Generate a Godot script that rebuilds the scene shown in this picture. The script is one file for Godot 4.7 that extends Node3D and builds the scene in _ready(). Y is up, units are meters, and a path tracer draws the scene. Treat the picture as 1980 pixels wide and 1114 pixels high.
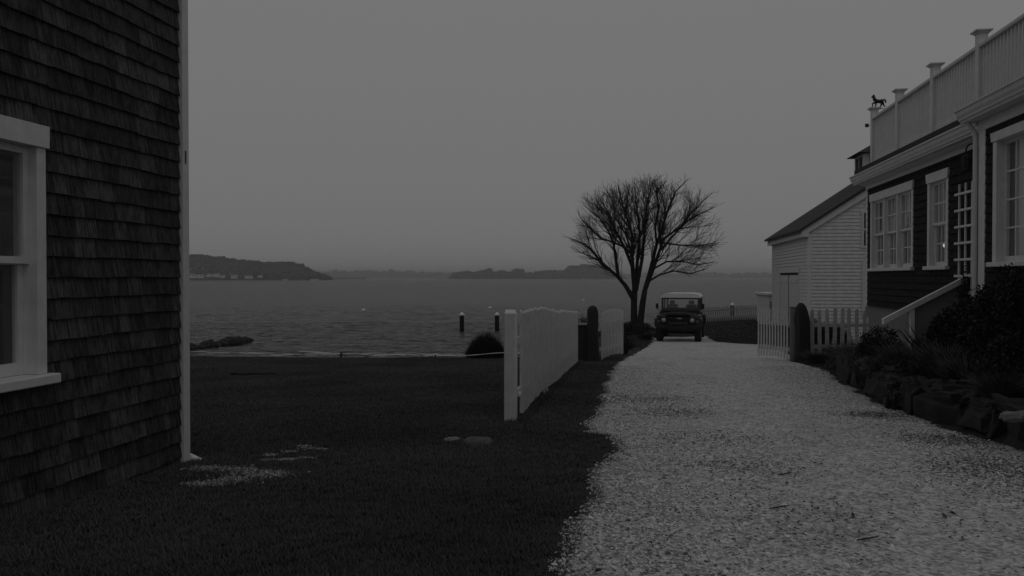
extends Node3D
# A driveway of crushed shell running down to a misty harbour between shingled houses, black-and-white dusk.

const EYE := 1.55            # height of the camera
const LEAN := 0.154          # both houses, the fence and the drive run in this direction (x per metre of depth)
const SEA := -1.75           # level of the water

var rng := RandomNumberGenerator.new()
var seen := {}
var mats := {}
var turf := FastNoiseLite.new()
var drive_outline := PackedVector2Array()

# ------------------------------------------------------------------ places
func at(px: float, py: float, depth: float) -> Vector3:     # the point at that depth behind a spot of the photograph
	var p := atan(21.0 / 1600.0)
	var a := (px - 990.0) / 1600.0
	var b := (557.0 - py) / 1600.0
	var y := b * cos(p) - sin(p)
	var z := b * sin(p) + cos(p)
	return Vector3(a * depth / z, EYE + y * depth / z, -depth)

func sstep(a: float, b: float, x: float) -> float:
	var t := clampf((x - a) / (b - a), 0.0, 1.0)
	return t * t * (3.0 - 2.0 * t)

func wall_line(d: float) -> float:      # x of the low stone wall along the drive
	var pts := [[-6.0, 3.2], [4.0, 3.9], [6.7, 4.2], [10.4, 4.6], [13.8, 5.45], [17.0, 6.35], [30.0, 9.9]]
	for i in pts.size() - 1:
		if d < pts[i + 1][0]:
			return lerpf(pts[i][1], pts[i + 1][1], (d - pts[i][0]) / (pts[i + 1][0] - pts[i][0]))
	return 9.9

func shore(x: float) -> float:
	return lerpf(21.0, 47.0, sstep(1.2, 4.6, x)) + 0.35 * sin(x * 0.55 + 0.4)

func ground_y(x: float, d: float) -> float:
	var y := 0.36 - 0.0405 * d
	if d < 16.0 and x > 3.0:
		y += 0.30 * sstep(0.12, 0.5, x - wall_line(d)) * (1.0 - sstep(13.0, 16.0, d))
	if d > 24.0 and x > 6.0:
		var flat := -0.98 + 0.16 * sstep(9.0, 16.0, x) + 0.14 * sstep(30.0, 38.0, d) * sstep(8.0, 12.0, x)
		y = lerpf(y, maxf(y, flat), sstep(7.6, 9.4, x) * sstep(26.0, 31.5, d))
	var s := shore(x)
	if d > s:
		y = maxf(y - (d - s) * (0.085 + 0.03 * sstep(0.0, 2.0, d - s)), SEA - 0.9)
	return y + 0.016 * turf.get_noise_2d(x * 12.0, d * 12.0)

func on_ground(x: float, d: float, up := 0.0) -> Vector3:
	return Vector3(x, ground_y(x, d) + up, -d)

# ------------------------------------------------------------------ scene tree
func numbered(parent: Node, called: String) -> String:
	var key := str(parent.get_instance_id()) + called
	var n: int = seen.get(key, 0)
	seen[key] = n + 1
	return called if n == 0 else "%s_%03d" % [called, n]

func tag(o: Node, label: String, category: String, group := "", kind := "") -> Node:
	if label: o.set_meta("label", label)
	if category: o.set_meta("category", category)
	if group: o.set_meta("group", group)
	if kind: o.set_meta("kind", kind)
	return o

func thing(called: String, label: String, category: String, where: Vector3, turn := 0.0, group := "") -> Node3D:
	var o := Node3D.new()
	o.name = numbered(self, called)
	add_child(o, true)
	o.position = where
	o.rotation.y = turn
	tag(o, label, category, group)
	return o

func put(parent: Node, called: String, mesh: Mesh, mat: Material, xf := Transform3D.IDENTITY) -> MeshInstance3D:
	var o := MeshInstance3D.new()
	o.name = numbered(parent, called)
	o.mesh = mesh
	o.material_override = mat
	o.transform = xf
	parent.add_child(o, true)
	return o

func done(st: SurfaceTool, smooth := false) -> ArrayMesh:
	if smooth: st.index()
	st.generate_normals()
	return st.commit()

func new_st(smooth := false) -> SurfaceTool:
	var st := SurfaceTool.new()
	st.begin(Mesh.PRIMITIVE_TRIANGLES)
	st.set_smooth_group(0 if smooth else 0xFFFFFFFF)
	return st

# ------------------------------------------------------------------ shapes
func tri(st: SurfaceTool, a: Vector3, b: Vector3, c: Vector3, out: Vector3) -> void:
	if (a - c).cross(a - b).dot(out) < 0.0:
		st.add_vertex(a); st.add_vertex(c); st.add_vertex(b)
	else:
		st.add_vertex(a); st.add_vertex(b); st.add_vertex(c)

func quad(st: SurfaceTool, a: Vector3, b: Vector3, c: Vector3, d: Vector3, out: Vector3) -> void:
	tri(st, a, b, c, out)
	tri(st, a, c, d, out)

func box(st: SurfaceTool, lo: Vector3, hi: Vector3, bev := 0.0, xf := Transform3D.IDENTITY) -> void:
	var c := (lo + hi) * 0.5
	var h := (hi - lo).abs() * 0.5
	var ax := [Vector3(1, 0, 0), Vector3(0, 1, 0), Vector3(0, 0, 1)]
	for i in 3:
		var j := (i + 1) % 3
		var k := (i + 2) % 3
		for s in [-1.0, 1.0]:
			var n: Vector3 = ax[i] * s
			var u: Vector3 = ax[j] * (h[j] - bev)
			var v: Vector3 = ax[k] * (h[k] - bev)
			var m: Vector3 = c + n * h[i]
			quad(st, xf * (m - u - v), xf * (m + u - v), xf * (m + u + v), xf * (m - u + v), xf.basis * n)
	if bev <= 0.0:
		return
	for i in 3:
		var j := (i + 1) % 3
		var k := (i + 2) % 3
		var l: Vector3 = ax[i] * (h[i] - bev)
		for s in [-1.0, 1.0]:
			for t in [-1.0, 1.0]:
				var p: Vector3 = c + ax[j] * s * h[j] + ax[k] * t * (h[k] - bev)
				var q: Vector3 = c + ax[j] * s * (h[j] - bev) + ax[k] * t * h[k]
				quad(st, xf * (p - l), xf * (p + l), xf * (q + l), xf * (q - l), xf.basis * (ax[j] * s + ax[k] * t))
	for sx in [-1.0, 1.0]:
		for sy in [-1.0, 1.0]:
			for sz in [-1.0, 1.0]:
				var o := Vector3(sx, sy, sz)
				var b3 := h - Vector3(bev, bev, bev)
				tri(st, xf * (c + o * Vector3(h.x, b3.y, b3.z)), xf * (c + o * Vector3(b3.x, h.y, b3.z)), xf * (c + o * Vector3(b3.x, b3.y, h.z)), xf.basis * o)

func box_mesh(lo: Vector3, hi: Vector3, bev := 0.0) -> ArrayMesh:
	var st := new_st()
	box(st, lo, hi, bev)
	return done(st)

func tube(st: SurfaceTool, pts: Array, rad: Array, sides := 6, caps := true) -> void:
	var n := pts.size()
	var rings := []
	var side := Vector3.ZERO
	for i in n:
		var dir: Vector3 = (pts[mini(i + 1, n - 1)] - pts[maxi(i - 1, 0)])
		dir = dir.normalized() if dir.length() > 1e-6 else Vector3.UP
		if i == 0:
			side = dir.cross(Vector3(0.3, 0.2, 1.0)).normalized()
			if side.length() < 0.1: side = dir.cross(Vector3.RIGHT).normalized()
		side = (side - dir * side.dot(dir)).normalized()
		var up := dir.cross(side)
		var ring := []
		for k in sides:
			var a := TAU * k / sides
			ring.append(pts[i] + (side * cos(a) + up * sin(a)) * rad[i])
		rings.append(ring)
	for i in n - 1:
		for k in sides:
			var k2 := (k + 1) % sides
			var a: Vector3 = rings[i][k]; var b: Vector3 = rings[i][k2]
			var c: Vector3 = rings[i + 1][k2]; var d: Vector3 = rings[i + 1][k]
			quad(st, a, b, c, d, (a + b + c + d) * 0.25 - (pts[i] + pts[i + 1]) * 0.5)
	if caps:
		for k in range(1, sides - 1):
			tri(st, rings[0][0], rings[0][k], rings[0][k + 1], pts[0] - pts[1])
			tri(st, rings[n - 1][0], rings[n - 1][k], rings[n - 1][k + 1], pts[n - 1] - pts[n - 2])

func lathe(st: SurfaceTool, prof: Array, sides := 16, xf := Transform3D.IDENTITY) -> void:    # profile of [radius, height]
	for i in prof.size() - 1:
		for k in sides:
			var a := TAU * k / sides
			var b := TAU * (k + 1) / sides
			var p := [prof[i], prof[i + 1]]
			var v0 := Vector3(cos(a) * p[0][0], p[0][1], sin(a) * p[0][0])
			var v1 := Vector3(cos(b) * p[0][0], p[0][1], sin(b) * p[0][0])
			var v2 := Vector3(cos(b) * p[1][0], p[1][1], sin(b) * p[1][0])
			var v3 := Vector3(cos(a) * p[1][0], p[1][1], sin(a) * p[1][0])
			var m := (a + b) * 0.5
			var slope := Vector3(cos(m) * (p[1][1] - p[0][1]), p[0][0] - p[1][0], sin(m) * (p[1][1] - p[0][1]))
			if slope.length() < 1e-7: slope = Vector3(cos(m), 0, sin(m))
			quad(st, xf * v0, xf * v1, xf * v2, xf * v3, xf.basis * slope)

func prism(st: SurfaceTool, poly: Array, z0: float, z1: float, xf := Transform3D.IDENTITY) -> void:   # polygon in x, y drawn out along z
	var pv := PackedVector2Array(poly)
	var mid := Vector2.ZERO
	for p in pv: mid += p / pv.size()
	for i in pv.size():
		var a := pv[i]; var b := pv[(i + 1) % pv.size()]
		var e := b - a
		var nn := Vector2(e.y, -e.x)
		if Geometry2D.is_polygon_clockwise(pv): nn = -nn
		quad(st, xf * Vector3(a.x, a.y, z0), xf * Vector3(b.x, b.y, z0), xf * Vector3(b.x, b.y, z1), xf * Vector3(a.x, a.y, z1), xf.basis * Vector3(nn.x, nn.y, 0))
	var ids := Geometry2D.triangulate_polygon(pv)
	for i in range(0, ids.size(), 3):
		for s in [[z0, -1.0], [z1, 1.0]]:
			tri(st, xf * Vector3(pv[ids[i]].x, pv[ids[i]].y, s[0]), xf * Vector3(pv[ids[i + 1]].x, pv[ids[i + 1]].y, s[0]), xf * Vector3(pv[ids[i + 2]].x, pv[ids[i + 2]].y, s[0]), xf.basis * Vector3(0, 0, (s[1] as float) * signf(z1 - z0)))

func lump(seed_n: int, rough := 0.25, rings := 7, sides := 10, smooth := false, square := 0.7) -> ArrayMesh:     # an uneven stone of radius about one
	var n := FastNoiseLite.new()
	n.seed = seed_n; n.frequency = 0.9; n.fractal_octaves = 4
	var st := new_st(smooth)
	var p := []
	for i in rings + 1:
		var row := []
		for k in sides:
			var u := PI * i / rings
			var v := TAU * k / sides
			var d := Vector3(sin(u) * cos(v), cos(u), sin(u) * sin(v))
			if i == 0 or i == rings: d = Vector3(0, d.y, 0)
			var q := Vector3(signf(d.x) * pow(absf(d.x), square), signf(d.y) * pow(absf(d.y), square), signf(d.z) * pow(absf(d.z), square))
			row.append(q * (1.0 + rough * n.get_noise_3dv(d * 1.6)))
		p.append(row)
	for i in rings:
		for k in sides:
			var k2 := (k + 1) % sides
			quad(st, p[i][k], p[i][k2], p[i + 1][k2], p[i + 1][k], p[i][k] + p[i + 1][k2])
	return done(st, smooth)

func wall_cells(st: SurfaceTool, z0: float, z1: float, y0: float, y1: float, x0: float, x1: float, holes: Array) -> void:   # a slab with openings [z0, z1, y0, y1]
	var ys := [y0, y1]
	for h in holes:
		for v in [h[2], h[3]]:
			if v > y0 and v < y1 and not ys.has(v): ys.append(v)
	ys.sort()
	for i in ys.size() - 1:
		var ym: float = (ys[i] + ys[i + 1]) * 0.5
		var cuts := []
		for h in holes:
			if ym > h[2] and ym < h[3]: cuts.append([h[0], h[1]])
		for s in spans(z0, z1, cuts):
			box(st, Vector3(x0, ys[i], s[0]), Vector3(x1, ys[i + 1], s[1]))

func spans(a: float, b: float, cuts: Array) -> Array:
	cuts.sort_custom(func(p, q): return p[0] < q[0])
	var out := []
	var from := a
	for c in cuts:
		if c[0] > from: out.append([from, minf(c[0], b)])
		from = maxf(from, c[1])
	if from < b: out.append([from, b])
	return out

# ------------------------------------------------------------------ materials
func seamless(w: int, h: int, freq: float, oct := 3, type := FastNoiseLite.TYPE_SIMPLEX_SMOOTH, sd := 1, ret := -1) -> Image:
	var n := FastNoiseLite.new()
	n.seed = sd; n.frequency = freq; n.noise_type = type
	n.fractal_octaves = oct
	if oct <= 1: n.fractal_type = FastNoiseLite.FRACTAL_NONE
	if ret >= 0: n.cellular_return_type = ret
	var im := n.get_seamless_image(w, h)
	im.convert(Image.FORMAT_L8)
	return im

func blend(size: int, layers: Array, lo: float, hi: float, punch := 1.5) -> Image:      # layers: [image, weight]; the result runs from lo to hi (linear) as an sRGB grey
	var data := []
	var wsum := 0.0
	for l in layers:
		var im: Image = l[0]
		im.resize(size, size, Image.INTERPOLATE_CUBIC)
		data.append(im.get_data())
		wsum += l[1]
	var out := PackedByteArray()
	out.resize(size * size)
	var lut := []
	for i in 256:
		var v := lerpf(lo, hi, i / 255.0)
		lut.append(int(Color(v, v, v).linear_to_srgb().r * 255.0 + 0.5))
	for i in size * size:
		var v := 0.0
		for k in layers.size():
			v += data[k][i] * layers[k][1]
		out[i] = lut[clampi(int((v / wsum - 127.5) * punch + 127.5), 0, 255)]
	return Image.create_from_data(size, size, false, Image.FORMAT_L8, out)

func tex(im: Image) -> ImageTexture:
	return ImageTexture.create_from_image(im)

func bump(im: Image, k: float) -> ImageTexture:
	var c: Image = im.duplicate()
	c.convert(Image.FORMAT_RGBA8)
	c.bump_map_to_normal_map(k)
	return ImageTexture.create_from_image(c)

func grey(v: float, rough := 0.85) -> StandardMaterial3D:
	var m := StandardMaterial3D.new()
	m.albedo_color = Color(v, v, v).linear_to_srgb()
	m.roughness = rough
	m.metallic_specular = 0.4
	return m

func grained(v: float, rough: float, t: Texture2D, scale: Vector3, world := true, nrm: Texture2D = null, k := 1.0, offset := Vector3.ZERO) -> StandardMaterial3D:
	var m := grey(v, rough)
	m.albedo_texture = t
	m.uv1_triplanar = true
	m.uv1_world_triplanar = world
	m.uv1_scale = scale
	m.uv1_offset = offset
	if nrm:
		m.normal_enabled = true
		m.normal_texture = nrm
		m.normal_scale = k
	return m

func make_materials() -> void:
	var fine := seamless(512, 512, 0.09, 3, FastNoiseLite.TYPE_SIMPLEX_SMOOTH, 3)
	var broad := seamless(512, 512, 0.012, 4, FastNoiseLite.TYPE_SIMPLEX_SMOOTH, 4)
	var streak := seamless(512, 24, 0.11, 3, FastNoiseLite.TYPE_SIMPLEX_SMOOTH, 5)
	var streak2 := seamless(512, 64, 0.05, 3, FastNoiseLite.TYPE_SIMPLEX_SMOOTH, 6)
	# weathered shingle: vertical grain with pale worn streaks
	var sh := blend(512, [[streak, 0.9], [streak2, 1.0], [fine, 0.5], [broad, 0.7]], 0.04, 1.0, 2.6)
	var sh_t := tex(sh)
	var sh_n := bump(sh, 3.0)
	var tones := [0.1, 0.078, 0.15, 0.11, 0.07]
	for i in 5:
		mats["shingle%d" % i] = grained(tones[i], 0.9, sh_t, Vector3(1.6, 1.1, 1.6), true, sh_n, 0.7, Vector3(0.37 * i, 0.23 * i, 0.61 * i))
	mats.shingle_far = grained(0.026, 0.92, sh_t, Vector3(1.3, 1.0, 1.3), true, sh_n, 0.6)
	# white paint, a little chalky and stained
	var pt := blend(512, [[fine.duplicate(), 0.5], [broad.duplicate(), 1.0], [streak2.duplicate(), 0.4]], 0.78, 1.0)
	var pt_t := tex(pt)
	mats.paint = grained(0.78, 0.6, pt_t, Vector3(0.9, 0.7, 0.9))
	mats.trim = grained(0.74, 0.6, pt_t, Vector3(1.3, 0.9, 1.3))
	mats.worn = grained(0.70, 0.75, tex(blend(512, [[fine.duplicate(), 0.6], [streak2.duplicate(), 0.6], [broad.duplicate(), 1.0]], 0.6, 1.0)), Vector3(1.7, 1.2, 1.7))
	mats.clap = grained(0.8, 0.7, tex(blend(512, [[fine.duplicate(), 0.5], [broad.duplicate(), 1.0]], 0.66, 1.0)), Vector3(0.6, 1.6, 0.6))
	mats.parge = grained(0.24, 0.95, pt_t, Vector3(0.5, 0.5, 0.5))
	mats.roof = grained(0.055, 0.9, tex(blend(256, [[seamless(256, 256, 0.1, 2, 1, 9), 1.0], [seamless(256, 256, 0.02, 2, 1, 10), 1.0]], 0.6, 1.0)), Vector3(1.0, 1.0, 1.0))
	# stone
	var sn := blend(512, [[seamless(512, 512, 0.05, 5, FastNoiseLite.TYPE_SIMPLEX_SMOOTH, 12), 1.0], [fine.duplicate(), 0.6]], 0.35, 1.0)
	mats.stone = grained(0.05, 0.95, tex(sn), Vector3(1.4, 1.4, 1.4), true, bump(sn, 5.0), 1.0)
	mats.slab = grained(0.15, 0.95, tex(sn), Vector3(2.0, 2.0, 2.0))
	mats.shore_pale = grey(0.36, 0.9)
	mats.wet_rock = grained(0.03, 0.7, tex(sn), Vector3(0.5, 0.5, 0.5))
	mats.pale_stone = grained(0.34, 0.9, tex(sn), Vector3(2.2, 2.2, 2.2), true, bump(sn, 4.0), 0.8)
	# ground
	var gr := blend(512, [[seamless(512, 512, 0.12, 3, FastNoiseLite.TYPE_SIMPLEX_SMOOTH, 15), 1.0], [seamless(512, 512, 0.015, 3, FastNoiseLite.TYPE_SIMPLEX_SMOOTH, 16), 0.9]], 0.3, 1.0)
	mats.soil = grained(0.04, 1.0, tex(gr), Vector3(0.45, 0.45, 0.45), true, bump(gr, 6.0), 0.8)
	# crushed shell
	var cell := seamless(1024, 1024, 0.09, 1, FastNoiseLite.TYPE_CELLULAR, 21, FastNoiseLite.RETURN_CELL_VALUE)
	var cell2 := seamless(1024, 1024, 0.05, 1, FastNoiseLite.TYPE_CELLULAR, 22, FastNoiseLite.RETURN_CELL_VALUE)
	var mound := seamless(1024, 1024, 0.09, 1, FastNoiseLite.TYPE_CELLULAR, 21, FastNoiseLite.RETURN_DISTANCE)
	var soft := seamless(1024, 1024, 0.008, 3, FastNoiseLite.TYPE_SIMPLEX_SMOOTH, 23)
	var sc := blend(1024, [[cell, 1.0], [cell2, 0.6], [soft, 0.35]], 0.34, 1.0, 1.7)
	mats.shell = grained(0.78, 0.95, tex(sc), Vector3(0.55, 0.55, 0.55), true, bump(mound, 7.0), 1.0)
	mats.shell.vertex_color_use_as_albedo = true
	mats.pebble = grey(1.0, 0.9)
	mats.pebble.vertex_color_use_as_albedo = true
	mats.grass = grey(1.0, 0.8)
	mats.grass.vertex_color_use_as_albedo = true
	mats.leaf = grey(1.0, 0.65)
	mats.leaf.vertex_color_use_as_albedo = true
	mats.bark = grained(0.045, 0.95, sh_t, Vector3(2.0, 1.0, 2.0))
	mats.twig = grey(0.035, 0.95)
	mats.bare_wood = grey(0.05, 0.95)
	# water
	var wv := seamless(512, 512, 0.03, 4, FastNoiseLite.TYPE_SIMPLEX_SMOOTH, 31)
	mats.water = grey(0.035, 0.2)
	mats.water.metallic_specular = 0.45
	mats.water.normal_enabled = true
	mats.water.normal_texture = bump(wv, 26.0)
	mats.water.normal_scale = 1.7
	mats.water.uv1_triplanar = true
	mats.water.uv1_world_triplanar = true
	mats.water.uv1_scale = Vector3(0.09, 0.2, 0.22)
	mats.foam = grey(0.42, 0.9)
	# glass and the rest
	mats.glass = grey(0.5, 0.03)
	mats.glass.transparency = BaseMaterial3D.TRANSPARENCY_ALPHA
	mats.glass.albedo_color.a = 0.08
	mats.cloth = grey(0.62, 0.95)
	mats.room = grey(0.16, 0.95)
	mats.iron = grey(0.02, 0.6)
	mats.shade = grey(0.22, 0.5)
	mats.car_paint = grey(0.028, 0.35)
	mats.car_paint.clearcoat_enabled = true
	mats.car_paint.clearcoat = 0.4
	mats.car_white = grey(0.8, 0.45)
	mats.rubber = grey(0.02, 0.9)
	mats.black = grey(0.012, 0.7)
	mats.lamp_glass = grey(0.4, 0.15)
	mats.lamp_glass.metallic = 0.4
	mats.steel = grey(0.4, 0.4)
	mats.steel.metallic = 0.8
	mats.wood_far = grey(0.06, 1.0)
	mats.wood_far.vertex_color_use_as_albedo = true
	mats.bulb = grey(0.9, 0.5)
	mats.bulb.emission_enabled = true
	mats.bulb.emission = Color(1, 1, 1)
	mats.bulb.emission_energy_multiplier = 2.2
	mats.rope = grey(0.75, 0.9)
	mats.pile = grained(0.02, 0.9, sh_t, Vector3(1.0, 0.6, 1.0))

# ------------------------------------------------------------------ camera, sky, light
func make_view() -> void:
	var cam := Camera3D.new()
	cam.name = "camera"
	add_child(cam)
	cam.position = Vector3(0, EYE, 0)
	cam.rotation.x = -atan(21.0 / 1600.0)
	cam.fov = rad_to_deg(2.0 * atan(557.0 / 1600.0))
	cam.near = 0.1
	cam.far = 9000.0
	cam.current = true
	var env := Environment.new()
	env.tonemap_mode = Environment.TONE_MAPPER_LINEAR
	env.tonemap_exposure = 0.325
	env.background_mode = Environment.BG_SKY
	var sky := Sky.new()
	var sm := ProceduralSkyMaterial.new()
	sm.sky_top_color = Color(0.80, 0.80, 0.80).linear_to_srgb()
	sm.sky_horizon_color = Color(0.51, 0.51, 0.51).linear_to_srgb()
	sm.sky_curve = 1.5
	sm.ground_bottom_color = Color(0.15, 0.15, 0.15).linear_to_srgb()
	sm.ground_horizon_color = Color(0.42, 0.42, 0.42).linear_to_srgb()
	sm.sun_angle_max = 1.0
	sky.sky_material = sm
	env.sky = sky
	env.background_energy_multiplier = 1.0
	env.fog_enabled = true
	env.fog_density = 0.00045
	env.fog_light_color = Color(0.8, 0.8, 0.8)
	env.sdfgi_enabled = true
	env.ssao_enabled = true
	env.ssil_enabled = true
	var we := WorldEnvironment.new()
	we.name = "environment"
	we.environment = env
	add_child(we)
	var sun := DirectionalLight3D.new()
	sun.name = "overcast_sun"
	sun.light_energy = 0.22
	sun.light_angular_distance = 40.0
	sun.light_color = Color(1, 1, 1)
	sun.shadow_enabled = true
	add_child(sun)
	sun.rotation_degrees = Vector3(-62, 25, 0)

func _ready() -> void:
	rng.seed = 7
	turf.seed = 5
	turf.frequency = 0.05
	make_view()
	make_materials()
	make_ground()
	make_water()
	make_far_shores()
	make_left_house()
	make_right_house()
	make_barn()
	make_fences()
	make_stone_wall()
	make_tree()
	make_car()
	make_harbour_things()
	make_plants()
	make_grass()
	make_small_things()

# ------------------------------------------------------------------ ground, drive, water
func steps(parts: Array) -> Array:      # [from, to, step] runs joined
	var out := []
	for p in parts:
		var v: float = p[0]
		while v < p[1] - 1e-4:
			out.append(v)
			v += p[2]
	out.append(parts[-1][1])
	return out

func sheet(xs: Array, ds: Array, height: Callable) -> ArrayMesh:
	var nx := xs.size(); var nd := ds.size()
	var v := PackedVector3Array(); var n := PackedVector3Array(); var ids := PackedInt32Array()
	v.resize(nx * nd); n.resize(nx * nd)
	for j in nd:
		for i in nx:
			v[j * nx + i] = Vector3(xs[i], height.call(xs[i], ds[j]), -ds[j])
	for j in nd:
		for i in nx:
			var a := v[j * nx + maxi(i - 1, 0)]; var b := v[j * nx + mini(i + 1, nx - 1)]
			var e := v[maxi(j - 1, 0) * nx + i]; var f := v[mini(j + 1, nd - 1) * nx + i]
			n[j * nx + i] = (b - a).cross(f - e).normalized()
	for j in nd - 1:
		for i in nx - 1:
			var k := j * nx + i
			ids.append_array([k, k + nx, k + 1, k + 1, k + nx, k + nx + 1])
	var arr := []
	arr.resize(Mesh.ARRAY_MAX)
	arr[Mesh.ARRAY_VERTEX] = v; arr[Mesh.ARRAY_NORMAL] = n; arr[Mesh.ARRAY_INDEX] = ids
	var m := ArrayMesh.new()
	m.add_surface_from_arrays(Mesh.PRIMITIVE_TRIANGLES, arr)
	return m

var edge_noise := FastNoiseLite.new()
const LITTER := [[2.05, 9.6, 0.5], [2.3, 7.6, 0.55], [2.0, 6.2, 0.5], [3.2, 5.6, 0.7], [4.0, 7.5, 0.35], [3.6, 6.3, 0.5], [4.1, 9.3, 0.3], [1.9, 11.0, 0.6], [2.0, 4.6, 0.6]]

func along(pts: Array, d: float) -> float:
	for i in pts.size() - 1:
		if d < pts[i + 1][0]:
			return lerpf(pts[i][1], pts[i + 1][1], (d - pts[i][0]) / (pts[i + 1][0] - pts[i][0]))
	return pts[-1][1]

const DRIVE_LEFT := [[-9.0, -0.9], [0.0, -0.25], [3.7, 0.19], [5.3, 0.5], [7.0, 0.84], [7.75, 0.95], [8.05, 0.72], [8.6, 0.72], [9.3, 0.95], [12.0, 1.34], [15.5, 1.85], [19.2, 2.5], [24.0, 3.7], [30.7, 5.2], [34.0, 5.6], [38.0, 6.3]]
const DRIVE_RIGHT := [[14.0, 5.6], [17.0, 6.3], [19.4, 6.5], [20.5, 7.0], [26.0, 8.5], [28.8, 8.9], [29.6, 8.2], [31.2, 7.75], [36.0, 8.5], [38.0, 8.6]]

func drive_left(d: float) -> float:
	return along(DRIVE_LEFT, d) + 0.11 * edge_noise.get_noise_2d(d * 9.0, 3.0) + 0.05 * edge_noise.get_noise_2d(d * 45.0, 8.0)

func drive_right(d: float) -> float:
	var x := wall_line(d) + 0.12 if d < 14.0 else along(DRIVE_RIGHT, d)
	return x + 0.10 * edge_noise.get_noise_2d(d * 11.0, 60.0)

func on_drive(x: float, d: float, margin := 0.0) -> bool:
	return d < 37.5 and x > drive_left(d) - margin and x < drive_right(d) + margin

func make_ground() -> void:
	edge_noise.seed = 11
	edge_noise.frequency = 0.1
	var xs := steps([[-160.0, -40.0, 20.0], [-40.0, -14.0, 2.0], [-14.0, 22.0, 0.3], [22.0, 60.0, 2.0], [60.0, 200.0, 20.0]])
	var ds := steps([[-90.0, -10.0, 20.0], [-10.0, 0.0, 1.0], [0.0, 20.0, 0.25], [20.0, 60.0, 0.5]])
	var g := put(self, "ground", sheet(xs, ds, ground_y), mats.soil)
	g.set_meta("kind", "structure")
	# the drive: rows across, with ragged edges
	var patch := FastNoiseLite.new()
	patch.seed = 40; patch.frequency = 0.6; patch.fractal_octaves = 4
	var v := PackedVector3Array(); var n := PackedVector3Array(); var c := PackedColorArray(); var ids := PackedInt32Array()
	var rows := steps([[-9.0, 2.0, 0.5], [2.0, 20.0, 0.08], [20.0, 37.0, 0.25]])
	var cols := 40
	for d in rows:
		var a := drive_left(d); var b := drive_right(d)
		for i in cols + 1:
			var x := lerpf(a, b, i / float(cols))
			v.append(Vector3(x, ground_y(x, d) + 0.006 + 0.012 * (1.0 - absf(2.0 * i / cols - 1.0)), -d))
			n.append(Vector3(0, 1, 0.0405).normalized())
			var k := 1.0 - 0.14 * sstep(0.12, 0.5, patch.get_noise_2d(x * 1.2, d * 0.8))
			c.append(Color(k, k, k))
	for j in rows.size() - 1:
		for i in cols:
			var k := j * (cols + 1) + i
			ids.append_array([k, k + cols + 1, k + 1, k + 1, k + cols + 1, k + cols + 2])
	var arr := []
	arr.resize(Mesh.ARRAY_MAX)
	arr[Mesh.ARRAY_VERTEX] = v; arr[Mesh.ARRAY_NORMAL] = n; arr[Mesh.ARRAY_INDEX] = ids; arr[Mesh.ARRAY_COLOR] = c
	var m := ArrayMesh.new()
	m.add_surface_from_arrays(Mesh.PRIMITIVE_TRIANGLES, arr)
	put(self, "shell_driveway", m, mats.shell).set_meta("kind", "structure")
	# loose shell on it
	var spots := []
	for i in 90000:
		var d := 2.6 + 15.0 * pow(rng.randf(), 1.5)
		var x := rng.randf_range(drive_left(d) - 0.03, drive_right(d) + 0.03)
		var s := rng.randf_range(0.003, 0.008) * (1.0 + 1.2 * pow(rng.randf(), 10.0))
		spots.append([x, d, s, rng.randf_range(0.25, 0.85) if rng.randf() < 0.95 else rng.randf_range(0.1, 0.25)])
	for i in 9000:
		var lt: Array = LITTER[rng.randi() % LITTER.size()]
		var x: float = lt[0] + rng.randfn() * lt[2] * 0.75
		var d: float = lt[1] + rng.randfn() * lt[2] * 0.6
		if on_drive(x, d): spots.append([x, d, rng.randf_range(0.004, 0.011), rng.randf_range(0.06, 0.3)])
	scatter_stones("loose_shell_gravel", "loose crushed white shell lying over the driveway", spots, true)

func scatter_stones(called: String, label: String, spots: Array, _flat: bool) -> void:
	var mm := MultiMesh.new()
	mm.transform_format = MultiMesh.TRANSFORM_3D
	mm.use_colors = true
	mm.mesh = lump(77, 0.5, 3, 5)
	mm.instance_count = spots.size()
	for i in spots.size():
		var s = spots[i]
		var b := Basis.from_euler(Vector3(rng.randf_range(-0.5, 0.5), rng.randf() * TAU, rng.randf_range(-0.5, 0.5))).scaled(Vector3(1, 1, 1))
		b = b * Basis.from_scale(Vector3(s[2] * rng.randf_range(0.8, 1.7), s[2] * rng.randf_range(0.35, 0.6), s[2]))
		mm.set_instance_transform(i, Transform3D(b, on_ground(s[0], s[1], 0.012)))
		mm.set_instance_color(i, Color(s[3], s[3], s[3]))
	var o := MultiMeshInstance3D.new()
	o.name = called
	o.multimesh = mm
	o.material_override = mats.pebble
	add_child(o, true)
	tag(o, label, "gravel", "", "stuff")

var wave := FastNoiseLite.new()

func wave_y(x: float, d: float) -> float:
	var k := 1.0 - sstep(70.0, 120.0, d)
	var a := 0.09 * wave.get_noise_2d(x * 0.55, d * 1.5) + 0.06 * wave.get_noise_2d(x * 1.6 + 90.0, d * 4.0)
	var swell := 0.05 * maxf(0.0, sin(d * 2.1 + 2.0 * wave.get_noise_2d(x * 0.2, d * 0.2))) * (1.0 - sstep(36.0, 44.0, d))
	return SEA + k * (a + swell)

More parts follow.
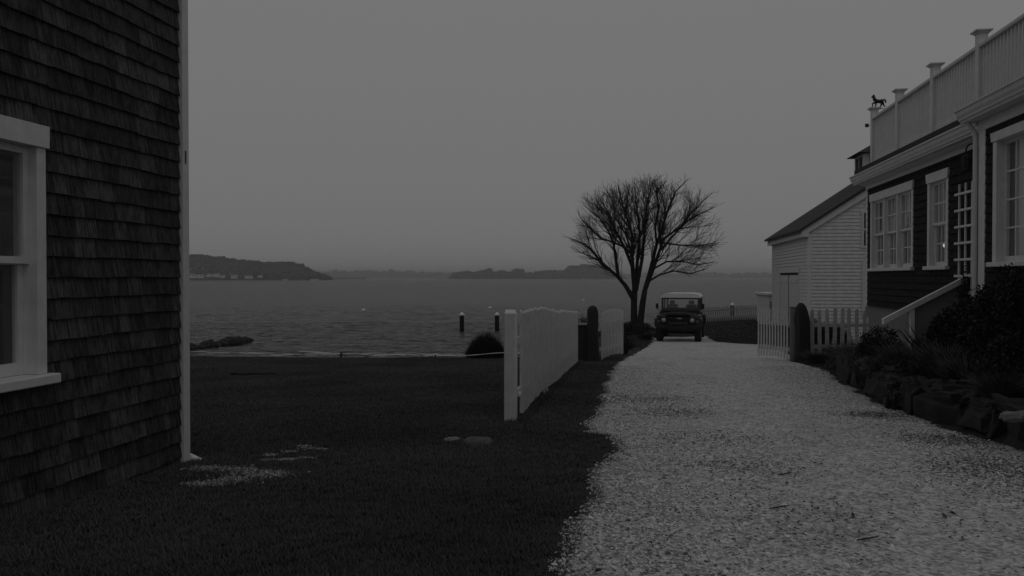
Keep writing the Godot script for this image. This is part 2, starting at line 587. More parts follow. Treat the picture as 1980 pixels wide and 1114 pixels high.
func make_water() -> void:
	wave.seed = 51
	wave.frequency = 0.35
	wave.fractal_octaves = 3
	var xs := steps([[-4500.0, -1500.0, 1000.0], [-1500.0, -100.0, 200.0], [-100.0, -36.0, 8.0], [-36.0, 44.0, 0.3], [44.0, 100.0, 8.0], [100.0, 1500.0, 200.0], [1500.0, 4500.0, 1000.0]])
	var ds := steps([[24.0, 60.0, 0.18], [60.0, 120.0, 0.5], [120.0, 300.0, 20.0], [300.0, 1200.0, 150.0], [1200.0, 5200.0, 1000.0]])
	put(self, "water", sheet(xs, ds, wave_y), mats.water).set_meta("kind", "structure")
	# thin lines of surf running on to the beach
	var st := new_st(true)
	for k in 20:
		var d0 := rng.randf_range(33.2, 36.5)
		var x := rng.randf_range(-16.0, 0.5)
		var run := rng.randf_range(1.5, 5.0)
		var wide := rng.randf_range(0.05, 0.2)
		var np := int(run / 0.15)
		var last := []
		for i in np + 1:
			var t := i / float(np)
			var xx := x + run * t
			var d := d0 + 0.25 * wave.get_noise_2d(xx * 0.6, k * 9.0)
			var w := wide * sin(PI * t) * (0.6 + 0.8 * absf(wave.get_noise_2d(xx * 5.0, k * 3.0)))
			var row := []
			for e in [-1.0, 0.0, 1.0]:
				row.append(Vector3(xx, wave_y(xx, d + e * w) + 0.006 + (0.02 if e == 0.0 else 0.0), -(d + e * w)))
			if i > 0:
				for e in 2:
					quad(st, last[e], row[e], row[e + 1], last[e + 1], Vector3.UP)
			last = row
	tag(put(self, "surf_foam", done(st, true), mats.foam), "thin white foam of small waves breaking at the lawn's shore", "foam", "", "stuff")

# ------------------------------------------------------------------ the far side of the harbour
func ridge(called: String, pts: Array, depth: float, deep: float, low: float) -> Array:
	var top := func(px):
		return along(pts, px)
	var xs := []
	var px: float = pts[0][0]
	while px <= pts[-1][0]:
		xs.append(px)
		px += 4.0
	var st := new_st(true)
	var prof := [[0.0, -0.5], [0.06, 0.08], [0.3, 0.5], [0.6, 1.0], [0.8, 0.9], [1.0, -0.3]]
	var rows := []
	for p in xs:
		var w := at(p, top.call(p), depth + deep * 0.6)
		var h: float = maxf(w.y - low - SEA, 0.4)
		var row := []
		for q in prof:
			var d: float = depth + deep * q[0]
			row.append(Vector3(at(p, 536, d).x, SEA + h * q[1], -d))
		rows.append(row)
	for i in rows.size() - 1:
		for j in prof.size() - 1:
			quad(st, rows[i][j], rows[i + 1][j], rows[i + 1][j + 1], rows[i][j + 1], Vector3(0, 1, 0.2))
	var o := put(self, called, done(st, true), mats.soil)
	o.set_meta("kind", "structure")
	return [xs, top]

func wood(called: String, label: String, pts: Array, depth: float, deep: float, low: float, count: int, size: float) -> void:
	var mm := MultiMesh.new()
	mm.transform_format = MultiMesh.TRANSFORM_3D
	mm.use_colors = true
	mm.mesh = lump(91, 0.75, 6, 8)
	mm.instance_count = count
	for i in count:
		var px := rng.randf_range(pts[0][0], pts[-1][0])
		var t := 0.6 if i % 2 == 0 else rng.randf_range(0.08, 0.6)
		var d := depth + deep * t
		var top := at(px, along(pts, px), depth + deep * 0.6).y
		var h := maxf(top - low - SEA, 0.4)
		var g := along([[0.0, 0.0], [0.06, 0.08], [0.3, 0.5], [0.6, 1.0]], t)
		var s := size * rng.randf_range(0.35, 1.15)
		s = minf(s, maxf(top - SEA, 1.2) * 0.6)
		var y := SEA + h * g
		if t == 0.6: y = top - s * rng.randf_range(0.35, 1.6)
		mm.set_instance_transform(i, Transform3D(Basis.from_euler(Vector3(0, rng.randf() * TAU, 0)).scaled(Vector3(s, s * rng.randf_range(0.8, 1.25), s)), Vector3(at(px, 536, d).x, y, -d)))
		var k := rng.randf_range(0.5, 1.2)
		mm.set_instance_color(i, Color(k, k, k))
	var o := MultiMeshInstance3D.new()
	o.name = called
	o.multimesh = mm
	o.material_override = mats.wood_far
	add_child(o, true)
	tag(o, label, "wood", "", "stuff")

func far_house(label: String, px0: float, px1: float, y0: float, y1: float, depth: float, roof_part: float, gable := false) -> void:
	var a := at(px0, y1, depth)
	var b := at(px1, y0, depth)
	var w := b.x - a.x
	var h := b.y - a.y
	var o := thing("waterfront_house", label, "house", Vector3((a.x + b.x) * 0.5, a.y - 1.5, -depth), 0.0, "houses on the far wooded shore")
	var eave := 1.5 + h * (1.0 - roof_part)
	var deep := maxf(w * 0.6, 5.0)
	put(o, "wall", box_mesh(Vector3(-w / 2, 0, -deep), Vector3(w / 2, eave, 0)), mats.paint)
	var st := new_st()
	if gable:
		prism(st, [Vector2(-w / 2 - 0.3, eave), Vector2(w / 2 + 0.3, eave), Vector2(0, 1.5 + h)], -deep - 0.3, 0.3)
	else:
		prism(st, [Vector2(-deep - 0.3, eave), Vector2(0.3, eave), Vector2(-deep / 2, 1.5 + h)], -w / 2 - 0.3, w / 2 + 0.3, Transform3D(Basis(Vector3.UP, -PI / 2), Vector3.ZERO))
	put(o, "roof", done(st), mats.stone)
	var nw := maxi(2, int(w / 3.0))
	for i in nw:
		var x := -w / 2 + w * (i + 0.5) / nw
		put(o, "window", box_mesh(Vector3(x - 0.5, 1.5 + (eave - 1.5) * 0.25, 0.0), Vector3(x + 0.5, 1.5 + (eave - 1.5) * 0.75, 0.06)), mats.black)

func make_far_shores() -> void:
	var hill := [[-900.0, 512.0], [-500.0, 503.0], [-100.0, 507.0], [200.0, 499.0], [340.0, 500.0], [375.0, 497.0], [392.0, 496.0], [402.0, 499.0], [425.0, 501.0], [436.0, 504.0], [470.0, 506.0], [490.0, 508.0], [510.0, 512.0], [545.0, 511.5], [562.0, 510.5], [580.0, 515.0], [592.0, 522.0], [602.0, 527.0], [618.0, 532.0], [640.0, 537.0]]
	ridge("wooded_hill", hill, 880.0, 200.0, 6.0)
	wood("hillside_wood", "dark wooded hill across the harbour beside the shingled corner", hill, 880.0, 200.0, 6.0, 6500, 4.2)
	var isle := [[866.0, 539.5], [880.0, 530.0], [895.0, 528.5], [920.0, 528.0], [932.0, 524.5], [945.0, 522.5], [956.0, 528.0], [980.0, 527.0], [990.0, 529.5], [998.0, 523.0], [1009.0, 522.0], [1013.0, 531.0], [1035.0, 530.0], [1060.0, 526.0], [1090.0, 526.0], [1100.0, 518.0], [1130.0, 515.0], [1152.0, 515.0], [1165.0, 521.0], [1175.0, 528.0], [1195.0, 533.0], [1215.0, 538.0]]
	ridge("low_island", isle, 1500.0, 120.0, 7.0)
	wood("island_wood", "low dark tree-covered island in the middle of the water", isle, 1500.0, 120.0, 7.0, 1500, 5.0)
	var far := [[-900.0, 530.0], [560.0, 531.0], [640.0, 526.0], [720.0, 525.0], [800.0, 526.0], [870.0, 529.0], [1000.0, 530.0], [1200.0, 531.0], [1350.0, 530.0], [1480.0, 529.0], [1600.0, 531.0], [2900.0, 530.0]]
	ridge("distant_shore", far, 2900.0, 250.0, 8.0)
	wood("distant_wood", "faint distant shoreline almost lost in the mist", far, 2900.0, 250.0, 8.0, 3600, 9.0)
	far_house("long pale waterfront house at the far left end of the distant hill", 352, 376, 526, 535, 872, 0.35)
	far_house("pale gabled house just right of the long house under the distant hill", 378, 392, 527, 535, 874, 0.45, true)
	far_house("pale house standing highest on the distant hillside", 364, 380, 517, 523, 930, 0.4)
	far_house("pale low roofed house right of the highest one on the distant hillside", 382, 393, 516, 521, 935, 0.4)
	far_house("small pale gabled house with steep roof in mid shore row", 398, 408, 525, 533, 876, 0.5, true)
	far_house("pale house beside the small gabled house on the distant shore", 411, 424, 526, 533, 878, 0.4)
	far_house("small bright gabled house just before a gap in the distant row", 425, 432, 528, 535, 874, 0.5, true)
	far_house("flat pale boathouse right of the gap in the distant row", 446, 456, 529, 536, 872, 0.3)
	far_house("pale house with broad roof second from the right on the distant shore", 473, 486, 530, 536, 872, 0.4)
	far_house("faint pale house at the right end of the distant row", 498, 505, 530, 534, 878, 0.4)
	for q in [["small white moored boat below the right end of the distant hill", 546.0, 558.0, 539.0, 830.0], ["long moored boat off the tip of the distant hill", 599.0, 617.0, 538.5, 840.0]]:
		var a := at(q[1], q[3], q[4]); var b := at(q[2], q[3], q[4])
		var w: float = b.x - a.x
		var o := thing("moored_boat", q[0], "boat", Vector3((a.x + b.x) * 0.5, SEA - 0.2, -q[4]), 0.0, "boats moored off the far shore")
		var st := new_st()
		prism(st, [Vector2(-w * 0.42, 0), Vector2(w * 0.4, 0), Vector2(w * 0.5, 1.3), Vector2(-w * 0.5, 1.1)], -1.2, 1.2)
		put(o, "hull", done(st), mats.paint)
		var st2 := new_st()
		prism(st2, [Vector2(-w * 0.2, 1.15), Vector2(w * 0.15, 1.2), Vector2(w * 0.08, 2.2), Vector2(-w * 0.18, 2.2)], -0.9, 0.9)
		put(o, "cabin", done(st2), mats.shade)
	var p0 := at(640, 536, 860); var p1 := at(708, 536, 860)
	var pier := thing("long_pier", "dark timber pier on piles off the tip of the hill", "pier", Vector3(p0.x, SEA, -860), 0.0)
	put(pier, "deck", box_mesh(Vector3(0, 2.0, -1), Vector3(p1.x - p0.x, 2.4, 1)), mats.bare_wood)
	for i in 13:
		var x := (p1.x - p0.x) * (i + 0.5) / 13.0
		put(pier, "pile", box_mesh(Vector3(x - 0.25, -1, -0.25), Vector3(x + 0.25, 3.2, 0.25)), mats.bare_wood)

# ------------------------------------------------------------------ houses
func shingle_profile(o: float, tall: float) -> Array:
	return [Vector2(0, 0), Vector2(0.036 * o, 0), Vector2(lerpf(0.036, 0.006, tall / 0.2) * o, tall), Vector2(0, tall)]

func shingle_mesh(w: float, o: float, tall := 0.2) -> ArrayMesh:
	var st := new_st()
	prism(st, shingle_profile(o, tall), -w / 2, w / 2)
	return done(st)

# Sash windows in a wall whose face is at xw and looks along o (1 or -1 in x). The opening runs z0..z1, y0..y1.
func window(house: Node3D, o: float, xw: float, z0: float, z1: float, y0: float, y1: float, units: int, cols: int, rows: int, sashes: int, paint: Material, cw := 0.1, hh := 0.16, flare := 0.045) -> MeshInstance3D:
	var X := func(off: float) -> float: return xw + o * off
	var uw := (z1 - z0) / units
	var turn := Transform3D(Basis(Vector3(0, 0, 1), Vector3(0, 1, 0), Vector3(o, 0, 0)), Vector3(xw, 0, 0))
	var sh := new_st()
	prism(sh, [Vector2(z0 - cw - 0.008, y1 + 0.001), Vector2(z1 + cw + 0.008, y1 + 0.001), Vector2(z1 + cw + flare, y1 + hh), Vector2(z0 - cw - flare, y1 + hh)], -0.12, 0.058, turn)
	var w := put(house, "window", done(sh), paint)
	for e in [[z0 - cw, z0], [z1, z1 + cw]]:
		put(w, "casing", box_mesh(Vector3(X.call(-0.12), y0, e[0]).min(Vector3(X.call(0.04), y1, e[0])), Vector3(X.call(-0.12), y1, e[1]).max(Vector3(X.call(0.04), y1, e[1])), 0.003), paint)
	for i in range(1, units):
		put(w, "mullion", box_mesh(Vector3(X.call(-0.12), y0, z0 + uw * i - 0.035), Vector3(X.call(0.034), y1, z0 + uw * i + 0.035), 0.003), paint)
	put(w, "sill", box_mesh(Vector3(X.call(-0.12), y0 - 0.06, z0 - cw - 0.05), Vector3(X.call(0.095), y0 - 0.001, z1 + cw + 0.05), 0.006), paint)
	for i in units:
		var a := z0 + uw * i + (0.036 if i > 0 else 0.001)
		var b := z0 + uw * (i + 1) - (0.036 if i < units - 1 else 0.001)
		var hs := (y1 - y0) / sashes
		for s in sashes:
			var up := s == sashes - 1 and sashes > 1
			var f0 := -0.055 if up else -0.095
			var f1 := f0 + 0.038
			var ya := y0 + hs * s + (-0.018 if up else 0.0) + 0.001
			var yb := y0 + hs * (s + 1) + (0.018 if not up and sashes > 1 else 0.0) - 0.001
			var ss := new_st()
			var rail := 0.042
			box(ss, Vector3(X.call(f0), ya, a), Vector3(X.call(f1), yb, a + rail))
			box(ss, Vector3(X.call(f0), ya, b - rail), Vector3(X.call(f1), yb, b))
			box(ss, Vector3(X.call(f0 + 0.001), ya + 0.001, a + rail), Vector3(X.call(f1 - 0.001), ya + rail + (0.03 if s == 0 else 0.0), b - rail))
			box(ss, Vector3(X.call(f0 + 0.001), yb - rail, a + rail), Vector3(X.call(f1 - 0.001), yb - 0.001, b - rail))
			var la := a + rail; var lb := b - rail
			var ma := ya + rail + (0.03 if s == 0 else 0.0); var mb := yb - rail
			var bar := 0.011
			for c in range(1, cols):
				var z := lerpf(la, lb, c / float(cols))
				box(ss, Vector3(X.call(f0 + 0.008), ma, z - bar), Vector3(X.call(f1 - 0.004), mb, z + bar))
			for r in range(1, rows):
				var y := lerpf(ma, mb, r / float(rows))
				box(ss, Vector3(X.call(f0 + 0.01), y - bar, la), Vector3(X.call(f1 - 0.006), y + bar, lb))
			put(w, "sash", done(ss), paint)
			for c in cols:
				for r in rows:
					var p0 := Vector3(X.call(f0 + 0.016), lerpf(ma, mb, r / float(rows)) + (bar if r > 0 else 0.0), lerpf(la, lb, c / float(cols)) + (bar if c > 0 else 0.0))
					var p1 := Vector3(X.call(f0 + 0.020), lerpf(ma, mb, (r + 1) / float(rows)) - (bar if r < rows - 1 else 0.0), lerpf(la, lb, (c + 1) / float(cols)) - (bar if c < cols - 1 else 0.0))
					put(w, "pane", box_mesh(p0.min(p1), p0.max(p1)), mats.glass)
	return w

func lay_shingles(wall: Node3D, o: float, xw: float, z0: float, z1: float, y0: float, y1: float, first: float, expo: float, holes: Array, parts_where: Callable, joined_mat: Material) -> void:
	var widths := [0.11, 0.14, 0.16, 0.18, 0.205]
	var meshes := []
	for w in widths: meshes.append(shingle_mesh(w - 0.0025, o))
	var joined := new_st()
	var n_parts := 0
	var y := first
	while y < y1:
		var cuts := []
		for h in holes:
			if y + expo * 0.5 > h[2] and y + expo * 0.5 < h[3]: cuts.append([h[0], h[1]])
		for s in spans(z0, z1, cuts):
			var z: float = s[0]
			while z < s[1] - 0.01:
				var k := rng.randi() % 5
				var w: float = widths[k]
				var fits = z + w <= s[1] + 0.004
				if not fits: w = s[1] - z
				var yy := y + rng.randf_range(-0.004, 0.004)
				var tall := 0.2
				for h in holes:
					if z + w > h[0] and z < h[1] and h[2] > y and h[2] < y + 0.21: tall = minf(tall, h[2] - y + 0.005)
				if tall < 0.03:
					z += w
					continue
				if tall < 0.2: fits = false
				var xf := Transform3D(Basis(Vector3(1, 0, 0), rng.randf_range(-0.012, 0.012)), Vector3(xw + o * rng.randf_range(0.0, 0.003), yy, z + w / 2))
				if n_parts < 300 and parts_where.call(z + w / 2, y):
					put(wall, "shingle", meshes[k] if fits else shingle_mesh(w - 0.0025, o, tall), mats["shingle%d" % (rng.randi() % 5)], xf)
					n_parts += 1
				else:
					prism(joined, shingle_profile(o, tall), -w / 2 + 0.001, w / 2 - 0.001, xf)
				z += w
		y += expo
	var f := put(wall, "shingle_courses", done(joined), joined_mat)
	f.set_meta("kind", "stuff")

func make_left_house() -> void:
	var h := thing("shingled_house", "dark weathered shingle house wall with white sash window filling left edge", "house", Vector3(-2.585, 0.05, -6.46), -atan(LEAN))
	var win := [1.61, 2.52, 0.925, 2.265]        # opening of the window: z, y
	var st := new_st()
	wall_cells(st, 0.0, 10.0, -0.35, 5.4, -0.15, -0.003, [[win[0] - 0.02, win[1] + 0.02, win[2] - 0.02, win[3] + 0.02]])
	var wall := put(h, "wall", done(st), mats.shingle_far)
	var cas := [win[0] - 0.078, win[1] + 0.078, win[2] - 0.06, win[3] + 0.12]
	lay_shingles(wall, 1.0, 0.0, 0.06, 10.0, -0.2, 5.4, 1.5 - 0.127 * 14, 0.127, [cas], func(z, y): return z < 2.1 and y > -0.1 and y < 3.75 and not (z > 1.95 and y > 3.1), mats.shingle0)
	# the other walls, floor, ceiling and roof, which close the house
	var shell := new_st()
	box(shell, Vector3(-6.0, -0.35, -0.003), Vector3(-0.151, 5.4, 0.147))
	box(shell, Vector3(-6.15, -0.35, -0.003), Vector3(-6.0, 5.4, 10.0))
	box(shell, Vector3(-6.0, -0.35, 9.85), Vector3(-0.151, 5.4, 10.0))
	put(h, "rear_wall", done(shell), mats.shingle_far)
	put(h, "floor", box_mesh(Vector3(-5.99, 0.1, 0.15), Vector3(-0.152, 0.25, 9.84)), mats.room)
	put(h, "ceiling", box_mesh(Vector3(-5.99, 2.75, 0.15), Vector3(-0.152, 2.9, 9.84)), mats.room)
	var rf := new_st()
	prism(rf, [Vector2(-6.5, 5.2), Vector2(0.3, 5.2), Vector2(0.3, 5.35), Vector2(-3.1, 7.9), Vector2(-6.5, 5.35)], -0.25, 10.25)
	put(h, "roof", done(rf), mats.roof)
	# corner board, a little proud of the shingles
	var cb := new_st()
	box(cb, Vector3(-0.1, -0.28, -0.03), Vector3(0.056, 5.18, 0.058), 0.004)
	var board := put(h, "corner_board", done(cb), mats.trim)
	put(board, "knot", box_mesh(Vector3(0.055, 2.38, 0.012), Vector3(0.058, 2.48, 0.03)), mats.bare_wood)
	window(h, 1.0, 0.004, win[0], win[1], win[2], win[3], 1, 1, 1, 2, mats.trim, 0.075, 0.13, 0.012)
	# curtain edge and the shoe of the downpipe round the corner
	put(h, "water_table", box_mesh(Vector3(-0.1, -0.3, 0.102), Vector3(0.006, -0.12, 10.0)), mats.bare_wood)
	var dp := new_st()
	tube(dp, [Vector3(-0.06, 4.9, -0.085), Vector3(-0.06, 0.2, -0.085), Vector3(-0.03, 0.08, -0.1), Vector3(0.17, -0.02, -0.13)], [0.035, 0.035, 0.037, 0.04], 8)
	put(h, "downpipe", done(dp, false), mats.paint)

func wider_hole(w: Array) -> Array:
	return [w[0] - 0.02, w[1] + 0.02, w[2] - 0.02, w[3] + 0.02]

func local_d(d: float) -> float:        # distance along the right-hand house for a depth
	return (17.68 - d) / cos(atan(LEAN))

func make_right_house() -> void:
	var base := Vector3(7.59, -0.36, -17.68)
	var h := thing("shingled_cottage", "dark shingled cottage with white trimmed windows and roof-deck balustrade", "house", base, -atan(LEAN))
	var H := func(v: float) -> float: return v + EYE - base.y       # from height over the eye to height in the house
	var zj := local_d(10.97)          # where the nearer part steps forward
	var step := -0.315
	var zend := 13.0
	# walls
	var tri_w := [local_d(17.22), local_d(14.72), H.call(0.18), H.call(1.56)]
	var one_w := [local_d(13.80), local_d(13.06), H.call(0.18), H.call(1.56)]
	var big_w := [local_d(10.42), local_d(8.5), H.call(0.19), H.call(1.72)]
	var st := new_st()
	wall_cells(st, 0.0, zj, H.call(-0.6), H.call(2.0), 0.003, 0.16, [wider_hole(tri_w), wider_hole(one_w)])
	var wall := put(h, "wall", done(st), mats.shingle_far)
	var grow := func(w, up): return [w[0] - 0.095, w[1] + 0.095, w[2] - 0.06, w[3] + up]
	lay_shingles(wall, -1.0, 0.0, 0.11, zj, 0, H.call(1.95), H.call(-0.6), 0.127, [grow.call(tri_w, 0.15), grow.call(one_w, 0.15)], func(_z, _y): return false, mats.shingle_far)
	var st2 := new_st()
	wall_cells(st2, zj, zend, H.call(-0.95), H.call(2.1), step + 0.003, step + 0.16, [wider_hole(big_w)])
	box(st2, Vector3(step + 0.161, H.call(-0.95), zj), Vector3(0.002, H.call(2.1), zj + 0.12))
	var wall2 := put(h, "projecting_wall", done(st2), mats.shingle_far)
	lay_shingles(wall2, -1.0, step, zj + 0.2, zend, 0, H.call(2.05), H.call(-0.95), 0.127, [grow.call(big_w, 0.11)], func(_z, _y): return false, mats.shingle_far)
	var shell := new_st()
	box(shell, Vector3(0.161, H.call(-0.6), 0.0), Vector3(5.5, H.call(2.0), 0.15))
	box(shell, Vector3(5.5, H.call(-0.6), 0.0), Vector3(5.65, H.call(2.0), zend))
	box(shell, Vector3(step + 0.161, H.call(-0.95), zend - 0.15), Vector3(5.499, H.call(2.0), zend))
	put(h, "rear_wall", done(shell), mats.shingle_far)
	var fnd := new_st()
	box(fnd, Vector3(0.02, -0.5, 0.02), Vector3(5.6, H.call(-0.601), zj - 0.001))
	box(fnd, Vector3(step + 0.02, -0.5, zj), Vector3(5.6, H.call(-0.951), zend - 0.02))
	put(h, "foundation", done(fnd), mats.parge)
	put(h, "floor", box_mesh(Vector3(0.162, H.call(-0.6), 0.151), Vector3(5.49, H.call(-0.45), zend - 0.151)), mats.room)
	put(h, "partition", box_mesh(Vector3(3.0, H.call(-0.449), 0.152), Vector3(3.1, H.call(1.99), zend - 0.152)), mats.cloth)
	put(h, "roof_deck", box_mesh(Vector3(-0.22, H.call(2.13), -0.22), Vector3(5.8, H.call(2.3), zend)), mats.roof)
	put(h, "ceiling", box_mesh(Vector3(0.161, H.call(2.001), 0.0), Vector3(5.65, H.call(2.129), zend)), mats.room)
	# corner boards
	put(h, "corner_board", box_mesh(Vector3(-0.03, H.call(-0.62), -0.02), Vector3(0.1, H.call(1.86), 0.11), 0.004), mats.paint)
	put(h, "corner_board", box_mesh(Vector3(step - 0.035, H.call(-0.97), zj - 0.02), Vector3(step + 0.1, H.call(1.98), zj + 0.19), 0.004), mats.paint)
	# frieze, soffit and gutter along the farther part
	put(h, "frieze", box_mesh(Vector3(-0.035, H.call(1.862), -0.03), Vector3(0.002, H.call(1.985), zj - 0.03), 0.003), mats.trim)
	var so := new_st()
	box(so, Vector3(-0.20, H.call(1.986), -0.22), Vector3(0.001, H.call(2.02), zj - 0.03))
	put(h, "soffit", done(so), mats.trim)
	var gutter := func(y: float) -> Array: return [Vector2(-0.201, y), Vector2(-0.235, y + 0.005), Vector2(-0.24, y + 0.03), Vector2(-0.262, y + 0.04), Vector2(-0.268, y + 0.065), Vector2(-0.29, y + 0.10), Vector2(-0.30, y + 0.15), Vector2(-0.32, y + 0.16), Vector2(-0.32, y + 0.185), Vector2(-0.201, y + 0.185)]
	var gs := new_st()
	prism(gs, gutter.call(H.call(1.975)), -0.25, zj - 0.03)
	prism(gs, [Vector2(-0.12, H.call(1.952)), Vector2(-0.036, H.call(1.93)), Vector2(-0.036, H.call(1.985)), Vector2(-0.14, H.call(1.985))], -0.05, zj - 0.03)
	put(h, "gutter", done(gs), mats.trim)
	# and along the nearer part, a little higher and further out
	put(h, "frieze", box_mesh(Vector3(step - 0.04, H.call(1.93), zj - 0.03), Vector3(step + 0.002, H.call(2.07), zend), 0.003), mats.trim)
	var so2 := new_st()
	box(so2, Vector3(step - 0.17, H.call(2.071), zj - 0.16), Vector3(step + 0.2, H.call(2.1), zend))
	box(so2, Vector3(step - 0.05, H.call(2.03), zj - 0.12), Vector3(step + 0.12, H.call(2.07), zj - 0.031))
	put(h, "soffit", done(so2), mats.trim)
	var gs2 := new_st()
	prism(gs2, gutter.call(H.call(2.065)), zj - 0.18, zend, Transform3D(Basis.IDENTITY, Vector3(step + 0.03, 0, 0)))
	put(h, "gutter", done(gs2), mats.trim)
	var rl := new_st()
	box(rl, Vector3(step - 0.1, H.call(2.23), zj + 1.0), Vector3(-0.221, H.call(2.31), zend))
	box(rl, Vector3(step - 0.1, H.call(2.101), zj - 0.1), Vector3(-0.221, H.call(2.229), zend))
	put(h, "eave_roof", done(rl), mats.roof)
	var dp := new_st()
	var xd := step - 0.06
	tube(dp, [Vector3(xd - 0.1, H.call(2.08), zj - 0.07), Vector3(xd - 0.02, H.call(1.95), zj - 0.06), Vector3(xd, H.call(1.86), zj - 0.055), Vector3(xd, -0.1, zj - 0.055)], [0.032, 0.032, 0.03, 0.03], 8)
	put(h, "downpipe", done(dp), mats.paint)
	# windows with curtains behind them
	window(h, -1.0, 0.0, tri_w[0], tri_w[1], tri_w[2], tri_w[3], 3, 3, 2, 2, mats.paint, 0.095, 0.155)
	window(h, -1.0, 0.0, one_w[0], one_w[1], one_w[2], one_w[3], 1, 3, 2, 2, mats.paint, 0.095, 0.155)
	window(h, -1.0, step, big_w[0], big_w[1], big_w[2], big_w[3], 1, 7, 4, 1, mats.paint, 0.11, 0.115)
	for c in [[0.0, tri_w, 3, 0.52, true], [0.0, one_w, 1, 0.5, true], [step, big_w, 1, 0.0, false]]:
		var w: Array = c[1]
		var uw: float = (w[1] - w[0]) / c[2]
		for u in c[2]:
			var a: float = w[0] + uw * u
			var wider := 0.0 if c[4] else 0.7
			put(h, "curtain", drape(c[0] + 0.2, a - wider, a + uw + wider * 0.5, lerpf(w[2], w[3], c[3]) - wider * 0.2, w[3] + 0.02 + wider * 0.2), mats.cloth)
			if c[4]:
				put(h, "curtain", drape(c[0] + 0.22, a, a + uw * 0.26, w[2] - 0.05, lerpf(w[2], w[3], 0.55)), mats.cloth)
				put(h, "curtain", drape(c[0] + 0.22, a + uw * 0.78, a + uw, w[2] - 0.05, lerpf(w[2], w[3], 0.55)), mats.cloth)
	balustrade(h, H)
	# lattice for climbers, the lantern and the lamp inside
	var place := h.transform
	var tz0 := local_d(12.42); var tz1 := local_d(11.72)
	var t := thing("wooden_trellis", "white square lattice trellis against dark shingles beside corner post", "trellis", place * Vector3(-0.1, H.call(-0.55), tz0), h.rotation.y)
	for i in 3:
		var z := (tz1 - tz0) * (0.14 + 0.34 * i)
		put(t, "upright", box_mesh(Vector3(-0.012, -0.5, z - 0.019), Vector3(0.012, 1.93, z + 0.019), 0.003), mats.paint)
	for i in 8:
		var y := 0.08 + 0.243 * i
		put(t, "crosspiece", box_mesh(Vector3(-0.034, y - 0.018, -0.02), Vector3(-0.0125, y + 0.018, tz1 - tz0 + 0.03), 0.003), mats.paint)
	var lw := thing("wall_lantern", "dark wall lantern on curved iron arm under the cottage eave", "lantern", place * Vector3(0.0, H.call(1.45), local_d(11.85)), h.rotation.y)
	var arm := new_st()
	var pts := []; var rr := []
	for i in 15:
		var a := PI * (0.02 + 1.1 * i / 14.0)
		pts.append(Vector3(-0.10 + 0.09 * cos(a), 0.36 + 0.10 * sin(a), 0.0)); rr.append(0.011)
	tube(arm, pts, rr, 6)
	box(arm, Vector3(-0.03, 0.15, -0.06), Vector3(0.0, 0.38, 0.06))
	put(lw, "arm", done(arm), mats.iron)
	var lan := new_st()
	lathe(lan, [[0.0, 0.33], [0.02, 0.31], [0.08, 0.26], [0.075, 0.25], [0.06, 0.07], [0.0, 0.05]], 8, Transform3D(Basis.IDENTITY, Vector3(-0.18, 0.0, 0)))
	put(lw, "lamp_housing", done(lan), mats.bare_wood)
	var dl := thing("table_lamp", "lit lamp glowing behind the single window of the cottage", "lamp", place * Vector3(0.36, H.call(-0.449), local_d(14.19)), 0.0)
	var stand := new_st()
	lathe(stand, [[0.0, 0.0], [0.16, 0.0], [0.15, 0.03], [0.025, 0.06], [0.02, 0.95], [0.0, 0.95]], 12)
	put(dl, "stand", done(stand), mats.iron)
	var sp := SphereMesh.new()
	sp.radius = 0.05; sp.height = 0.1; sp.radial_segments = 16; sp.rings = 8
	put(dl, "bulb", sp, mats.bulb, Transform3D(Basis.IDENTITY, Vector3(0, 1.0, 0)))
	var om := OmniLight3D.new()
	om.name = "lamp_light"
	om.light_energy = 0.12; om.light_size = 0.05; om.omni_range = 8.0; om.omni_attenuation = 2.0
	om.shadow_enabled = true
	dl.add_child(om)
	om.position = Vector3(0, 1.0, 0)

func drape(x: float, z0: float, z1: float, y0: float, y1: float) -> ArrayMesh:      # hanging cloth with folds
	var st := new_st(true)
	var n := maxi(12, int((z1 - z0) / 0.025))
	var last := []
	for i in n + 1:
		var z := lerpf(z0, z1, i / float(n))
		var d := 0.022 * sin(z * 52.0) + 0.012 * sin(z * 23.0 + 1.0)
		var row := [Vector3(x + d, y0, z), Vector3(x + d * 0.7, y1, z)]
		if i > 0: quad(st, last[0], row[0], row[1], last[1], Vector3(-1, 0, 0))
		last = row
	return done(st, true)

